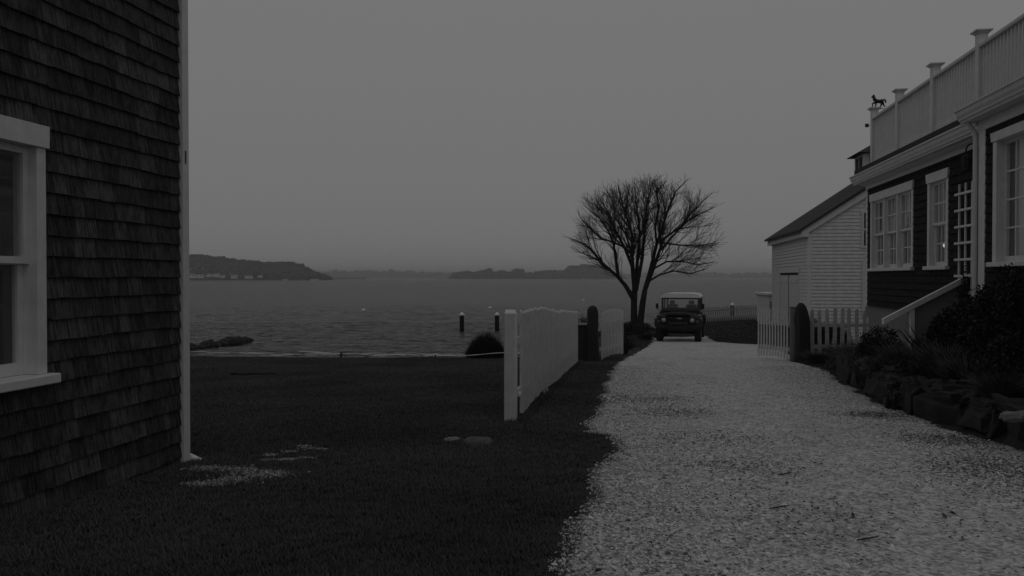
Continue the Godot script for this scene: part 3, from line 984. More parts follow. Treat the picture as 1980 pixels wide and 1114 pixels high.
func balustrade(h: Node3D, H: Callable) -> void:
	var b := thing("roof_balustrade", "white baluster railing with capped posts round the cottage roof deck", "railing", h.transform * Vector3(0.0, H.call(2.3), 0.0), h.rotation.y)
	var posts := [0.49, 2.17, 4.06, 5.92, 7.8, 9.7, 11.6]
	var top := 1.0
	for i in posts.size():
		var z: float = posts[i]
		var p := put(b, "post", box_mesh(Vector3(-0.065, 0.0, z - 0.065), Vector3(0.065, top + 0.16, z + 0.065), 0.005), mats.paint)
		var cs := new_st()
		box(cs, Vector3(-0.085, top + 0.161, z - 0.085), Vector3(0.085, top + 0.185, z + 0.085), 0.004)
		box(cs, Vector3(-0.115, top + 0.185, z - 0.115), Vector3(0.115, top + 0.212, z + 0.115), 0.006)
		put(p, "cap", done(cs), mats.trim)
		if i == posts.size() - 1: break
		var a := z + 0.066; var e: float = posts[i + 1] - 0.066
		put(b, "handrail", box_mesh(Vector3(-0.06, top - 0.04, a), Vector3(0.06, top + 0.01, e), 0.006), mats.trim)
		put(b, "bottom_rail", box_mesh(Vector3(-0.035, 0.08, a), Vector3(0.035, 0.15, e), 0.004), mats.paint)
		var n := int((e - a) / 0.105)
		for k in n:
			var zz := lerpf(a, e, (k + 0.5) / n)
			put(b, "baluster", box_mesh(Vector3(-0.019, 0.151, zz - 0.019), Vector3(0.019, top - 0.041, zz + 0.019)), mats.trim)
	# returns round the far end of the deck
	var z0: float = posts[0]
	put(b, "handrail", box_mesh(Vector3(0.066, top - 0.04, z0 - 0.06), Vector3(5.0, top + 0.01, z0 + 0.06), 0.006), mats.trim)
	put(b, "bottom_rail", box_mesh(Vector3(0.066, 0.08, z0 - 0.035), Vector3(5.0, 0.15, z0 + 0.035), 0.004), mats.paint)
	for k in 47:
		var x := 0.12 + 0.105 * k
		put(b, "baluster", box_mesh(Vector3(x - 0.019, 0.151, z0 - 0.019), Vector3(x + 0.019, top - 0.041, z0 + 0.019)), mats.trim)

func make_barn() -> void:
	var base := Vector3(10.725, -0.87, -30.0)
	var b := thing("white_barn", "white clapboard barn with dark pitched roof beside the water", "barn", base, -atan(LEAN))
	var W := 7.0; var L := 8.15; var eave := 4.2; var slope := 0.66
	var rise := slope * W / 2
	# closed core
	var core := new_st()
	prism(core, [Vector2(0.02, -0.3), Vector2(W - 0.02, -0.3), Vector2(W - 0.02, eave), Vector2(W / 2, eave + rise - 0.03), Vector2(0.02, eave)], -L, -0.02)
	put(b, "frame", done(core), mats.trim)
	# clapboards, one by one: gable end and the long side
	var e := 0.128
	var n := int((eave + rise) / e)
	var gable := new_st()
	for i in n:
		var y := i * e + 0.05
		var half := W / 2 if y + e < eave else maxf(0.0, (eave + rise - y - e) / slope)
		if half < 0.2: continue
		var x0 := maxf(0.13, W / 2 - half + 0.05); var x1 := minf(W - 0.13, W / 2 + half - 0.05)
		var st := new_st()
		prism(st, [Vector2(0.002, 0), Vector2(0.032, 0), Vector2(0.006, e + 0.015), Vector2(0.002, e + 0.015)], x0, x1, Transform3D(Basis(Vector3(0, 0, 1), Vector3(0, 1, 0), Vector3(1, 0, 0)), Vector3(0, y, -0.02)))
		put(b, "clapboard", done(st), mats.clap)
	for i in int(eave / e) - 1:
		var y := i * e + 0.05
		var cuts := []
		if y < 2.78: cuts.append([-6.05, -1.6])
		for s in spans(-L + 0.13, -0.13, cuts):
			var st := new_st()
			prism(st, [Vector2(-0.002, 0), Vector2(-0.034, 0), Vector2(-0.006, e + 0.015), Vector2(-0.002, e + 0.015)], s[0], s[1], Transform3D(Basis.IDENTITY, Vector3(0.02, y, 0)))
			put(b, "clapboard", done(st), mats.clap)
	# trim
	for p in [[-0.012, 0.13, -0.13, 0.014], [-0.012, 0.13, -L - 0.01, -L + 0.13], [W - 0.13, W + 0.012, -0.13, 0.014]]:
		put(b, "corner_board", box_mesh(Vector3(p[0], -0.28, p[2]), Vector3(p[1], eave - 0.2, p[3]), 0.004), mats.paint)
	put(b, "cornice", box_mesh(Vector3(-0.2, eave - 0.33, -L - 0.1), Vector3(0.015, eave - 0.08, 0.1), 0.01), mats.paint)
	var rk := new_st()
	var q := slope * 0.25
	for s in [1.0, -1.0]:
		var m := func(x): return x if s > 0.0 else W - x
		prism(rk, [Vector2(m.call(-0.25), eave - 0.33), Vector2(m.call(-0.25), eave - 0.33 + 0.24), Vector2(W / 2, eave + rise + 0.02), Vector2(W / 2, eave + rise - 0.26)], 0.016, 0.09)
	put(b, "rake_board", done(rk), mats.paint)
	var rf := new_st()
	for s in [1.0, -1.0]:
		var m := func(x): return x if s > 0.0 else W - x
		prism(rf, [Vector2(m.call(-0.32), eave - 0.32 * slope + 0.06), Vector2(m.call(-0.32), eave - 0.32 * slope + 0.15), Vector2(W / 2, eave + rise + 0.18), Vector2(W / 2, eave + rise + 0.06)], -L - 0.2, 0.16)
	put(b, "roof", done(rf), mats.roof)
	# double door in the long side, window and door casing in the gable
	var fr := new_st()
	box(fr, Vector3(-0.02, -0.2, -6.05), Vector3(0.018, 2.6, -5.9))
	box(fr, Vector3(-0.02, -0.2, -1.75), Vector3(0.018, 2.6, -1.6))
	box(fr, Vector3(-0.05, 2.601, -6.15), Vector3(0.018, 2.8, -1.5))
	var door := put(b, "door_frame", done(fr), mats.paint)
	put(door, "doorway", box_mesh(Vector3(0.012, -0.18, -5.899), Vector3(0.0195, 2.6, -1.751)), mats.black)
	for i in 2:
		var z0 := -5.80 + i * 2.08
		var leaf := new_st()
		for k in 8:
			box(leaf, Vector3(-0.012, -0.15, z0 + k * 0.235), Vector3(0.01, 2.5, z0 + k * 0.235 + 0.227))
		box(leaf, Vector3(-0.03, 0.1, z0 + 0.02), Vector3(-0.013, 0.25, z0 + 1.85))
		box(leaf, Vector3(-0.03, 2.2, z0 + 0.02), Vector3(-0.013, 2.35, z0 + 1.85))
		put(door, "door_leaf", done(leaf), mats.trim)
	var wn := new_st()
	for p in [[1.84, 1.92, 3.55, 4.72], [2.78, 2.86, 3.55, 4.72], [1.80, 2.90, 4.721, 4.82], [1.80, 2.90, 3.47, 3.549], [1.921, 2.779, 4.1, 4.16], [2.33, 2.37, 3.56, 4.72]]:
		box(wn, Vector3(p[0], p[2], -0.02), Vector3(p[1], p[3], 0.03))
	var gw := put(b, "window", done(wn), mats.paint)
	for p in [[1.921, 2.329, 3.55, 4.099], [2.371, 2.779, 3.55, 4.099], [1.921, 2.329, 4.161, 4.72], [2.371, 2.779, 4.161, 4.72]]:
		put(gw, "pane", box_mesh(Vector3(p[0], p[2], -0.01), Vector3(p[1], p[3], 0.012)), mats.black)
	var dc := new_st()
	box(dc, Vector3(1.86, 1.0, -0.02), Vector3(1.98, 3.05, 0.04))
	box(dc, Vector3(2.9, 1.0, -0.02), Vector3(3.02, 3.05, 0.04))
	box(dc, Vector3(1.981, 2.95, -0.02), Vector3(2.899, 3.05, 0.04))
	var sd := put(b, "side_door_frame", done(dc), mats.trim)
	put(sd, "door_leaf", box_mesh(Vector3(1.981, 1.0, -0.01), Vector3(2.899, 2.949, 0.02)), mats.shade)
	# cupola with its weathervane
	var cx := W / 2; var cz := -4.15; var cy := eave + rise - 0.35
	var cup := put(b, "cupola", box_mesh(Vector3(cx - 0.72, cy, cz - 0.72), Vector3(cx + 0.72, cy + 1.2, cz + 0.72), 0.01), mats.paint)
	for f in [[0.0, 0.725], [-PI / 2, 0.725]]:
		for k in 2:
			var lv := new_st()
			for i in 7:
				var xf := Transform3D(Basis(Vector3.UP, f[0]), Vector3(cx, cy + 0.62 + i * 0.07, cz))
				box(lv, Vector3(-0.5 + k * 0.58, 0, f[1]), Vector3(-0.08 + k * 0.58, 0.05, f[1] + 0.02), 0.0, xf)
			put(cup, "louvre", done(lv), mats.black)
	var cr := new_st()
	var apex := Vector3(cx, cy + 1.78, cz)
	var cor := [Vector3(cx - 1.0, cy + 1.2, cz + 1.0), Vector3(cx + 1.0, cy + 1.2, cz + 1.0), Vector3(cx + 1.0, cy + 1.2, cz - 1.0), Vector3(cx - 1.0, cy + 1.2, cz - 1.0)]
	for i in 4:
		var a: Vector3 = cor[i]; var d: Vector3 = cor[(i + 1) % 4]
		tri(cr, a, d, apex, (a + d) * 0.5 - Vector3(cx, cy, cz))
	quad(cr, cor[0], cor[1], cor[2], cor[3], Vector3.DOWN)
	put(cup, "cupola_roof", done(cr), mats.roof)
	var top := b.transform * apex
	var v := thing("horse_weathervane", "black trotting horse weathervane above the barn cupola behind balustrade", "weathervane", top, 0.0)
	var rod := new_st()
	tube(rod, [Vector3(0, -0.05, 0), Vector3(0, 1.35, 0)], [0.022, 0.016], 6)
	put(v, "rod", done(rod), mats.iron)
	var ar := new_st()
	for a in [0.0, PI / 2]:
		var u := Vector3(cos(a), 0, sin(a))
		tube(ar, [u * -0.42 + Vector3(0, 0.62, 0), u * 0.42 + Vector3(0, 0.62, 0)], [0.012, 0.012], 5)
		for s in [-1.0, 1.0]:
			box(ar, u * s * 0.45 + Vector3(-0.07, 0.55, -0.02), u * s * 0.45 + Vector3(0.07, 0.69, 0.02))
	put(v, "direction_arms", done(ar), mats.iron)
	# the horse, side on, head to the left
	var hs := new_st(true)
	var up := Vector3(0, 1.31, 0)
	for l in [[[-0.12, 0.235, 0.07], [-0.05, 0.225, 0.075], [0.06, 0.22, 0.068], [0.15, 0.235, 0.075], [0.2, 0.225, 0.05]],
			[[-0.12, 0.25, 0.07], [-0.17, 0.33, 0.05], [-0.185, 0.41, 0.04], [-0.18, 0.44, 0.025]], [[-0.17, 0.415, 0.04], [-0.23, 0.375, 0.03], [-0.265, 0.345, 0.022]],
			[[0.19, 0.27, 0.02], [0.25, 0.29, 0.03], [0.3, 0.23, 0.03], [0.31, 0.17, 0.012]],
			[[-0.13, 0.19, 0.04], [-0.23, 0.15, 0.026], [-0.22, 0.06, 0.018], [-0.25, 0.04, 0.018]], [[-0.1, 0.19, 0.04], [-0.09, 0.1, 0.024], [-0.15, 0.01, 0.018]],
			[[0.15, 0.2, 0.05], [0.12, 0.1, 0.026], [0.05, 0.01, 0.018]], [[0.18, 0.2, 0.05], [0.22, 0.11, 0.026], [0.29, 0.05, 0.018]]]:
		var hp := []; var hr := []
		for q2 in l:
			hp.append(Vector3(q2[0] * 1.0, q2[1] * 1.25, 0) + up); hr.append(q2[2] * 1.15)
		tube(hs, hp, hr, 7)
	box(hs, Vector3(-0.3, 1.285, -0.012), Vector3(0.32, 1.305, 0.012))
	put(v, "horse", done(hs), mats.iron)
	# little outhouse at the far end
	var s0 := at(1487, 606, 41.0); var s1 := at(1512, 566, 41.0)
	var o := thing("white_outhouse", "small white outhouse with dark doorway left of the barn", "shed", Vector3(s0.x, ground_y(s0.x, 41.0) - 0.1, -41.0), 0.0)
	var hh := s1.y - o.position.y - 0.15
	put(o, "wall", box_mesh(Vector3(0, 0, -2), Vector3(s1.x - s0.x, hh, 0)), mats.paint)
	put(o, "roof", box_mesh(Vector3(-0.1, hh + 0.001, -2.1), Vector3(s1.x - s0.x + 0.1, hh + 0.14, 0.12), 0.02), mats.paint)
	put(o, "door", box_mesh(Vector3(0.04, 0.05, -0.02), Vector3(0.3, hh - 0.28, 0.02)), mats.shade)

# ------------------------------------------------------------------ fences and gates
func picket_mesh(w: float, t: float, h: float) -> ArrayMesh:     # stands along x, faces z
	var st := new_st()
	prism(st, [Vector2(-w / 2, 0), Vector2(w / 2, 0), Vector2(w / 2, h - w * 0.45), Vector2(0, h), Vector2(-w / 2, h - w * 0.45)], -t / 2, t / 2)
	return done(st)

func standing_stone(w: float, deep: float, h: float, sd: int, round_top := 0.3) -> ArrayMesh:
	var n := FastNoiseLite.new()
	n.seed = sd; n.frequency = 0.8; n.fractal_octaves = 4
	var st := new_st()
	var rows := []
	for i in 13:
		var t: float = [0.0, 0.15, 0.3, 0.45, 0.58, 0.7, 0.78, 0.85, 0.9, 0.94, 0.97, 0.99, 1.0][i]
		var k := 1.0 - 0.12 * t
		if t > 1.0 - round_top: k *= sqrt(maxf(0.0, 1.0 - pow((t - 1.0 + round_top) / round_top, 2.2)))
		var row := []
		for j in 14:
			var a := TAU * j / 14
			var d := Vector3(signf(cos(a)) * pow(absf(cos(a)), 0.6) * w / 2, 0, signf(sin(a)) * pow(absf(sin(a)), 0.6) * deep / 2) * k
			d *= 1.0 + 0.3 * n.get_noise_3d(cos(a) * 1.2, t * 2.5, sin(a) * 1.2)
			row.append(d + Vector3((-0.22 if round_top > 0.2 else 0.0) * t * t * w, t * h - 0.15 * (1.0 - t), 0))
		rows.append(row)
	for i in 12:
		for j in 14:
			var j2 := (j + 1) % 14
			quad(st, rows[i][j], rows[i][j2], rows[i + 1][j2], rows[i + 1][j], (rows[i][j] + rows[i + 1][j2]) * Vector3(1, 0, 1) + Vector3(0, 0.05 if i > 8 else 0.0, 0))
	return done(st)

func gate(label: String, a: Vector3, b: Vector3, h: float, n: int, face: float, group: String) -> void:      # a: hinge end, b: free end, on the ground
	var run := b - a
	var len := Vector2(run.x, run.z).length()
	var g := thing("picket_gate", label, "gate", a, atan2(-run.z, run.x), group)
	var gap := len / n
	var pm := picket_mesh(minf(gap * 0.46, 0.07), 0.016, h)
	for i in n:
		var lift := 0.05 * sin(PI * (i + 0.5) / n) + rng.randf_range(-0.008, 0.008)
		put(g, "picket", pm, mats.worn, Transform3D(Basis(Vector3(0, 0, 1), rng.randf_range(-0.006, 0.006)), Vector3(gap * (i + 0.5), 0.04 + lift, 0.031 * face)))
	for y in [0.28, 0.88]:
		put(g, "rail", box_mesh(Vector3(0.0, y - 0.045, -0.02), Vector3(len, y + 0.045, 0.02), 0.004), mats.worn)

func make_fences() -> void:
	# the long fence that runs down beside the drive
	var a := Vector3(0.075, 0, -9.02); var b := Vector3(1.475, 0, -18.85)
	var dir := (b - a).normalized()
	var len := (b - a).length()
	var f := thing("picket_fence", "long white picket fence running along the grass beside the drive", "fence", on_ground(a.x, 9.02), atan2(-dir.z, dir.x))
	var pm := picket_mesh(0.058, 0.024, 1.13)
	var n := int(len / 0.112)
	var dz := f.position.y
	for i in n:
		var s := (i + 0.5) * len / n
		var p := a + dir * s
		var y := ground_y(p.x, -p.z) - dz + 0.05
		var hump := 0.05 * exp(-pow((s - 2.4) / 1.9, 2.0)) + 0.006 * sin(s * 1.3)
		var longer := -0.10 if i == 22 or i == 25 else 0.0
		var m := pm if longer == 0.0 else picket_mesh(0.066, 0.022, 1.13 + 0.1)
		put(f, "picket", m, mats.worn, Transform3D(Basis(Vector3(0, 0, 1), rng.randf_range(-0.012, 0.012)), Vector3(s, y + hump + longer + rng.randf_range(-0.012, 0.012), 0.02 + rng.randf_range(-0.003, 0.003))))
	var slope := -0.0405 * (-dir.z)
	for y in [0.30, 0.86]:
		for k in 4:
			var s0 := len * k / 4.0 - (0.1 if k == 0 else 0.0); var s1 := len * (k + 1) / 4.0
			var st := new_st()
			prism(st, [Vector2(s0, y + s0 * slope - 0.042), Vector2(s1, y + s1 * slope - 0.042), Vector2(s1, y + s1 * slope + 0.042), Vector2(s0, y + s0 * slope + 0.042)], -0.035, 0.008)
			put(f, "rail", done(st), mats.worn)
	for k in range(1, 5):
		var s := len * k / 4.0
		put(f, "post", box_mesh(Vector3(s - 0.05, s * slope - 0.3, -0.14), Vector3(s + 0.05, s * slope + 1.12, -0.036), 0.006), mats.worn)
	var near_post := new_st()
	box(near_post, Vector3(-0.065, -0.3, -0.065), Vector3(0.065, 1.17, 0.065), 0.01)
	prism(near_post, [Vector2(-0.055, 1.17), Vector2(0.055, 1.17), Vector2(0.0, 1.2)], -0.055, 0.055)
	put(f, "post", done(near_post), mats.paint, Transform3D(Basis(Vector3(0, 0, 1), 0.0), f.transform.affine_inverse() * on_ground(-0.013, 8.9)))
	var br := put(f, "bracket", box_mesh(Vector3(-0.17, 0.26, -0.02), Vector3(-0.1, 0.31, 0.03), 0.008), mats.paint)
	br.position = Vector3(0.09, 0.0, 0.0)
	# gateway at the lower end of the drive
	gate("left leaf of the drive gate, white pickets swung open by granite post", on_ground(2.06, 19.4), on_ground(2.80, 21.0), 1.1, 15, 1.0, "leaves of the drive gate")
	gate("right leaf of the drive gate, spaced white pickets before the barn", on_ground(6.52, 19.4), on_ground(6.06, 20.35), 1.14, 11, -1.0, "leaves of the drive gate")
	var gp := thing("gate_post", "square grey wooden post carrying the right gate leaf", "post", on_ground(6.60, 19.4), -atan(LEAN))
	put(gp, "shaft", box_mesh(Vector3(-0.07, -0.2, -0.07), Vector3(0.07, 1.26, 0.07), 0.01), mats.parge)
	put(gp, "cap", box_mesh(Vector3(-0.085, 1.261, -0.085), Vector3(0.085, 1.29, 0.085), 0.008), mats.parge)
	var s1 := put(self, "granite_post", standing_stone(0.26, 0.26, 1.32, 4, 0.12), mats.stone, Transform3D(Basis(Vector3.UP, 0.2), on_ground(1.9, 19.45)))
	tag(s1, "upright dark granite post left of the drive between fences", "stone post")
	var s2 := put(self, "granite_post", standing_stone(0.33, 0.32, 1.38, 9, 0.3), mats.stone, Transform3D(Basis(Vector3.UP, 0.1) * Basis(Vector3(0, 0, 1), -0.03), on_ground(6.76, 19.25)))
	tag(s2, "thick dark round-topped granite post right of the drive", "stone post")
	var lw := thing("low_garden_wall", "low dark stone wall piece between fence end and granite post", "wall", on_ground(1.50, 19.5), 0.0)
	put(lw, "stone_block", box_mesh(Vector3(0, -0.2, -0.5), Vector3(0.34, 0.84, 0), 0.03), mats.stone)
	put(lw, "coping", box_mesh(Vector3(-0.02, 0.841, -0.52), Vector3(0.37, 0.885, 0.03), 0.012), mats.parge)
	# the fence from the gateway to the cottage, wide pickets with gaps
	var c := Vector3(6.98, 0, -19.35); var d := Vector3(8.6, 0, -19.1)
	var f2 := thing("picket_fence", "short weathered picket fence with wide gaps joining gatepost to cottage", "fence", on_ground(c.x, 19.35), atan2(-(d.z - c.z), d.x - c.x))
	var pm2 := picket_mesh(0.085, 0.022, 1.16)
	for i in 10:
		var up := 0.05 * sin(PI * (i + 0.5) / 8.0)
		put(f2, "picket", pm2, mats.worn, Transform3D(Basis(Vector3(0, 0, 1), rng.randf_range(-0.015, 0.015)), Vector3(0.05 + i * 0.164, 0.06 + up + rng.randf_range(-0.015, 0.015), 0.02)))
	for y in [0.35, 0.86]:
		put(f2, "rail", box_mesh(Vector3(-0.05, y - 0.045, -0.03), Vector3(1.62, y + 0.045, 0.008), 0.004), mats.worn)
	# low fence on the shore behind the car
	var e0 := on_ground(9.2, 44.0); var e1 := on_ground(13.6, 44.6)
	var f3 := thing("picket_fence", "faint low white picket fence on the shore behind the parked vehicle", "fence", e0, 0.0)
	var pm3 := picket_mesh(0.06, 0.02, 0.78)
	for i in 38:
		var x := (e1.x - e0.x) * i / 37.0
		var z := (e1.z - e0.z) * i / 37.0
		put(f3, "picket", pm3, mats.shore_pale, Transform3D(Basis.IDENTITY, Vector3(x, ground_y(e0.x + x, 44.0 - z) - e0.y + 0.02, z)))
	for y in [0.2, 0.6]:
		var st := new_st()
		prism(st, [Vector2(0, y), Vector2(e1.x - e0.x, y + e1.y - e0.y), Vector2(e1.x - e0.x, y + 0.07 + e1.y - e0.y), Vector2(0, y + 0.07)], -0.04, -0.012, Transform3D(Basis(Vector3.UP, atan2(-(e1.z - e0.z), e1.x - e0.x)), Vector3.ZERO))
		put(f3, "rail", done(st), mats.shore_pale)
	# handrail of the cottage steps, with the panel under it
	var q0 := Vector3(5.49, EYE - 0.65, -12.2); var q1 := Vector3(6.72, EYE + 0.05, -12.02)
	var hr := thing("stair_handrail", "sloping white handrail on post beside the cottage steps", "handrail", Vector3(q0.x, ground_y(q0.x, 12.2), q0.z), atan2(-(q1.z - q0.z), q1.x - q0.x))
	var rl := Vector2(q1.x - q0.x, q1.z - q0.z).length()
	var y0 := q0.y - hr.position.y; var y1 := q1.y - hr.position.y
	var k := (y1 - y0) / rl
	var rs := new_st()
	prism(rs, [Vector2(-0.02, y0 - 0.045), Vector2(rl, y1 - 0.045), Vector2(rl, y1 + 0.035), Vector2(-0.02, y0 + 0.035)], -0.045, 0.045)
	put(hr, "rail", done(rs), mats.paint)
	put(hr, "post", box_mesh(Vector3(0.36, -0.2, -0.035), Vector3(0.42, y0 + k * 0.38 - 0.035, 0.035), 0.005), mats.paint)
	var ps := new_st()
	prism(ps, [Vector2(0.421, 0.0), Vector2(rl - 0.05, 0.0), Vector2(rl - 0.05, y0 + k * (rl - 0.05) - 0.05), Vector2(0.421, y0 + k * 0.421 - 0.05)], -0.06, -0.02)
	put(hr, "panel", done(ps), mats.parge)

func make_stone_wall() -> void:
	var o := thing("stone_wall", "low wall of big dark granite stones along right edge of drive", "wall", on_ground(4.6, 10.4), 0.0)
	var shapes := []
	for i in 6: shapes.append(lump(200 + i, 0.55, 15, 20, false, 0.5))
	var inv := o.transform.affine_inverse()
	var d := 3.2
	var i := 0
	while d < 14.3:
		var l := rng.randf_range(0.28, 0.5)
		var h := rng.randf_range(0.19, 0.27)
		d += l
		var x := wall_line(d) + 0.24 + rng.randf_range(-0.04, 0.05)
		var yaw := -atan((wall_line(d + 0.3) - wall_line(d - 0.3)) / 0.6) + rng.randf_range(-0.15, 0.15)
		var b := Basis(Vector3.UP, yaw) * Basis(Vector3(0, 0, 1), rng.randf_range(-0.12, 0.12)) * Basis.from_scale(Vector3(0.22, h, l * 1.02))
		var p := Vector3(x, 0.36 - 0.0405 * d + h * 0.62, -d)
		put(o, "stone", shapes[i % 6], mats.stone, inv * Transform3D(b, p))
		if i % 3 == 1:
			put(o, "stone", shapes[(i + 2) % 6], mats.stone, inv * Transform3D(Basis(Vector3.UP, yaw + 0.4) * Basis.from_scale(Vector3(0.17, 0.11, l * 0.6)), p + Vector3(0.14, h * 0.85, 0.15)))
		d += l
		i += 1
	var bl := put(self, "boulder", lump(240, 0.4, 14, 18, true, 0.7), mats.stone, Transform3D(Basis(Vector3.UP, 0.4).scaled(Vector3(0.17, 0.22, 0.16)), at(1713, 722, 11.6)))
	tag(bl, "rounded grey boulder in the bed below the handrail post", "boulder")
	var r := at(1958, 806, 6.85)
	for k in 2:
		var w := put(self, "pale_stone", lump(250 + k, 0.6, 12, 16, true, 0.5), mats.pale_stone, Transform3D(Basis(Vector3.UP, 1.3 - 0.5 * k).scaled(Vector3(0.09 - 0.02 * k, 0.035, 0.06)), Vector3(r.x + 0.12 * k, 0.0, r.z - 0.02 * k)))
		w.position.y = r.y + 0.012 * k
		tag(w, ["pale rough stone lying on the dark wall at right edge", "second pale stone half cut by the right edge"][k], "stone")

# ------------------------------------------------------------------ the bare tree
func in_crown(p: Vector3, mid: Vector3, size: float) -> bool:
	var q := (p - mid) / (Vector3(3.6, 2.68, 3.2) * size)
	return pow(absf(q.x), 2.5) + pow(absf(q.y), 2.5) + q.z * q.z < 1.0

func sprout(thick: SurfaceTool, thin: SurfaceTool, mid: Vector3, root: Vector3, from: Vector3, dir: Vector3, length: float, r: float, level: int) -> void:
	var step: float = [0.16, 0.12, 0.1][level]
	var pts := [from]; var dirs := [dir]
	var p := from; var d := dir
	var edge := rng.randf_range(0.9, 1.05) + 0.03 * level
	var drift := rand_dir() * 0.08
	while (pts.size() - 1) * step < length:
		var outward := (p - root).normalized()
		d = (d + outward * 0.07 + drift + rand_dir() * (0.16 if level < 2 else 0.2) + Vector3(0, 0.03, 0)).normalized()
		p += d * step
		if pts.size() > 2 and not in_crown(p, mid, edge): break
		pts.append(p); dirs.append(d)
	var n := pts.size()
	if n < 2: return
	var rad := []
	for i in n: rad.append(maxf(lerpf(r, r * 0.35, i / float(n - 1)), 0.0046))
	tube(thick if level == 0 else thin, pts, rad, 5 if level == 0 else 3, false)
	if level == 2: return
	var s := 1.0 if rng.randf() < 0.5 else -1.0
	for i in range(1, n):
		if rng.randf() < (0.12 if level == 0 else 0.1): continue
		s = -s
		var side: Vector3 = (dirs[i].cross((p - root).normalized() + rand_dir() * 1.1)).normalized() * s
		var nd: Vector3 = (dirs[i] + side * rng.randf_range(0.45, 0.85)).normalized()
		var left := 1.0 - 0.5 * i / n
		sprout(thick, thin, mid, root, pts[i], nd, ([0.95, 0.42][level] as float) * left * rng.randf_range(0.6, 1.25), maxf(rad[i] * 0.6, 0.0062), level + 1)

func make_tree() -> void:
	var D := 41.0
	var foot := on_ground(at(1231, 648, D).x, D, -0.05)
	var t := thing("bare_tree", "bare leafless spreading tree at the end of the drive", "tree", foot)
	var trunk := new_st(true); var limbs := new_st(true); var crown := new_st()
	var P := func(px, py, off): return at(px, py, D + off) - foot
	tube(trunk, [P.call(1230, 655, 0), P.call(1228, 640, 0.0), P.call(1226, 610, 0.05), P.call(1226, 585, 0.05), P.call(1227, 562, 0.1)], [0.26, 0.2, 0.17, 0.16, 0.15], 9)
	tube(trunk, [P.call(1234, 655, -0.1), P.call(1236, 640, -0.15), P.call(1240, 610, -0.2), P.call(1243, 585, -0.2), P.call(1247, 562, -0.15)], [0.24, 0.19, 0.16, 0.15, 0.13], 9)
	tube(trunk, [P.call(1219, 658, -0.2), P.call(1219, 625, -0.2), P.call(1221, 620, -0.15)], [0.1, 0.1, 0.02], 7)
	put(t, "trunk", done(trunk, true), mats.bark)
	var L := [
		[[[1226, 580], [1210, 552], [1195, 535], [1162, 507], [1148, 487], [1130, 472], [1107, 462]], 0.12, -1.2],
		[[[1196, 536], [1191, 505], [1188, 472], [1177, 447], [1160, 424], [1137, 402]], 0.085, 0.8],
		[[[1227, 563], [1221, 515], [1206, 477], [1187, 442], [1176, 411], [1160, 383]], 0.10, 1.8],
		[[[1227, 560], [1224, 500], [1222, 452], [1208, 412], [1197, 366]], 0.10, -1.8],
		[[[1228, 562], [1234, 495], [1238, 450], [1232, 400], [1226, 362]], 0.10, 1.0],
		[[[1230, 562], [1242, 500], [1246, 442], [1251, 392], [1262, 356]], 0.10, -0.6],
		[[[1246, 565], [1257, 520], [1270, 475], [1285, 432], [1292, 402], [1307, 370], [1326, 352]], 0.11, 0.9],
		[[[1248, 560], [1262, 520], [1277, 483], [1284, 462], [1318, 438], [1340, 411], [1366, 381]], 0.10, -1.4],
		[[[1278, 483], [1300, 456], [1326, 428], [1350, 415], [1378, 402]], 0.06, 1.6],
		[[[1281, 470], [1312, 474], [1345, 476], [1382, 470]], 0.045, -0.6],
		[[[1263, 520], [1290, 506], [1322, 506], [1350, 512], [1374, 508]], 0.05, 2.0],
		[[[1253, 545], [1275, 532], [1302, 524], [1335, 529], [1364, 521]], 0.05, -1.9],
		[[[1205, 477], [1190, 470], [1160, 460], [1135, 436], [1122, 420]], 0.05, -2.2],
		[[[1224, 500], [1212, 455], [1190, 420], [1182, 385], [1172, 368]], 0.055, 2.4],
		[[[1270, 475], [1268, 440], [1275, 400], [1270, 370], [1283, 355]], 0.055, -2.3],
	]
	var mid: Vector3 = P.call(1245, 452, 0.0)
	var root: Vector3 = P.call(1234, 585, 0.0)
	for l in L:
		var pts := []; var rad := []
		var m: int = l[0].size()
		for i in m:
			var u := i / float(m - 1)
			pts.append(P.call(l[0][i][0], l[0][i][1], l[2] * u * u + l[2] * 0.35 * u) + Vector3(rng.randf_range(-0.04, 0.04), 0, 0) * (0.0 if i == 0 else 1.0))
			rad.append(lerpf(l[1] * 1.1, 0.02, pow(u, 0.85)))
		tube(limbs, pts, rad, 7, false)
		var total := 0.0
		for i in m - 1: total += pts[i].distance_to(pts[i + 1])
		var count := int(total / 0.31)
		for k in count:
			var f := (0.2 + 0.8 * (k + rng.randf() * 0.8) / count) * (m - 1)
			f = minf(f, m - 1.001)
			var i := int(f)
			var q: Vector3 = pts[i].lerp(pts[i + 1], f - i)
			var ad: Vector3 = (pts[i + 1] - pts[i]).normalized()
			var side := ad.cross(rand_dir()).normalized()
			var nd := (ad + side * rng.randf_range(0.45, 0.95) + (q - root).normalized() * 0.3).normalized()
			sprout(limbs, crown, mid, root, q, nd, rng.randf_range(0.7, 2.0), clampf(rad[i] * 0.42, 0.011, 0.034), 0)
		sprout(limbs, crown, mid, root, pts[m - 1], (pts[m - 1] - pts[m - 2]).normalized(), 0.6, 0.018, 0)
	put(t, "limbs", done(limbs, true), mats.bark)
	put(t, "crown", done(crown), mats.twig)

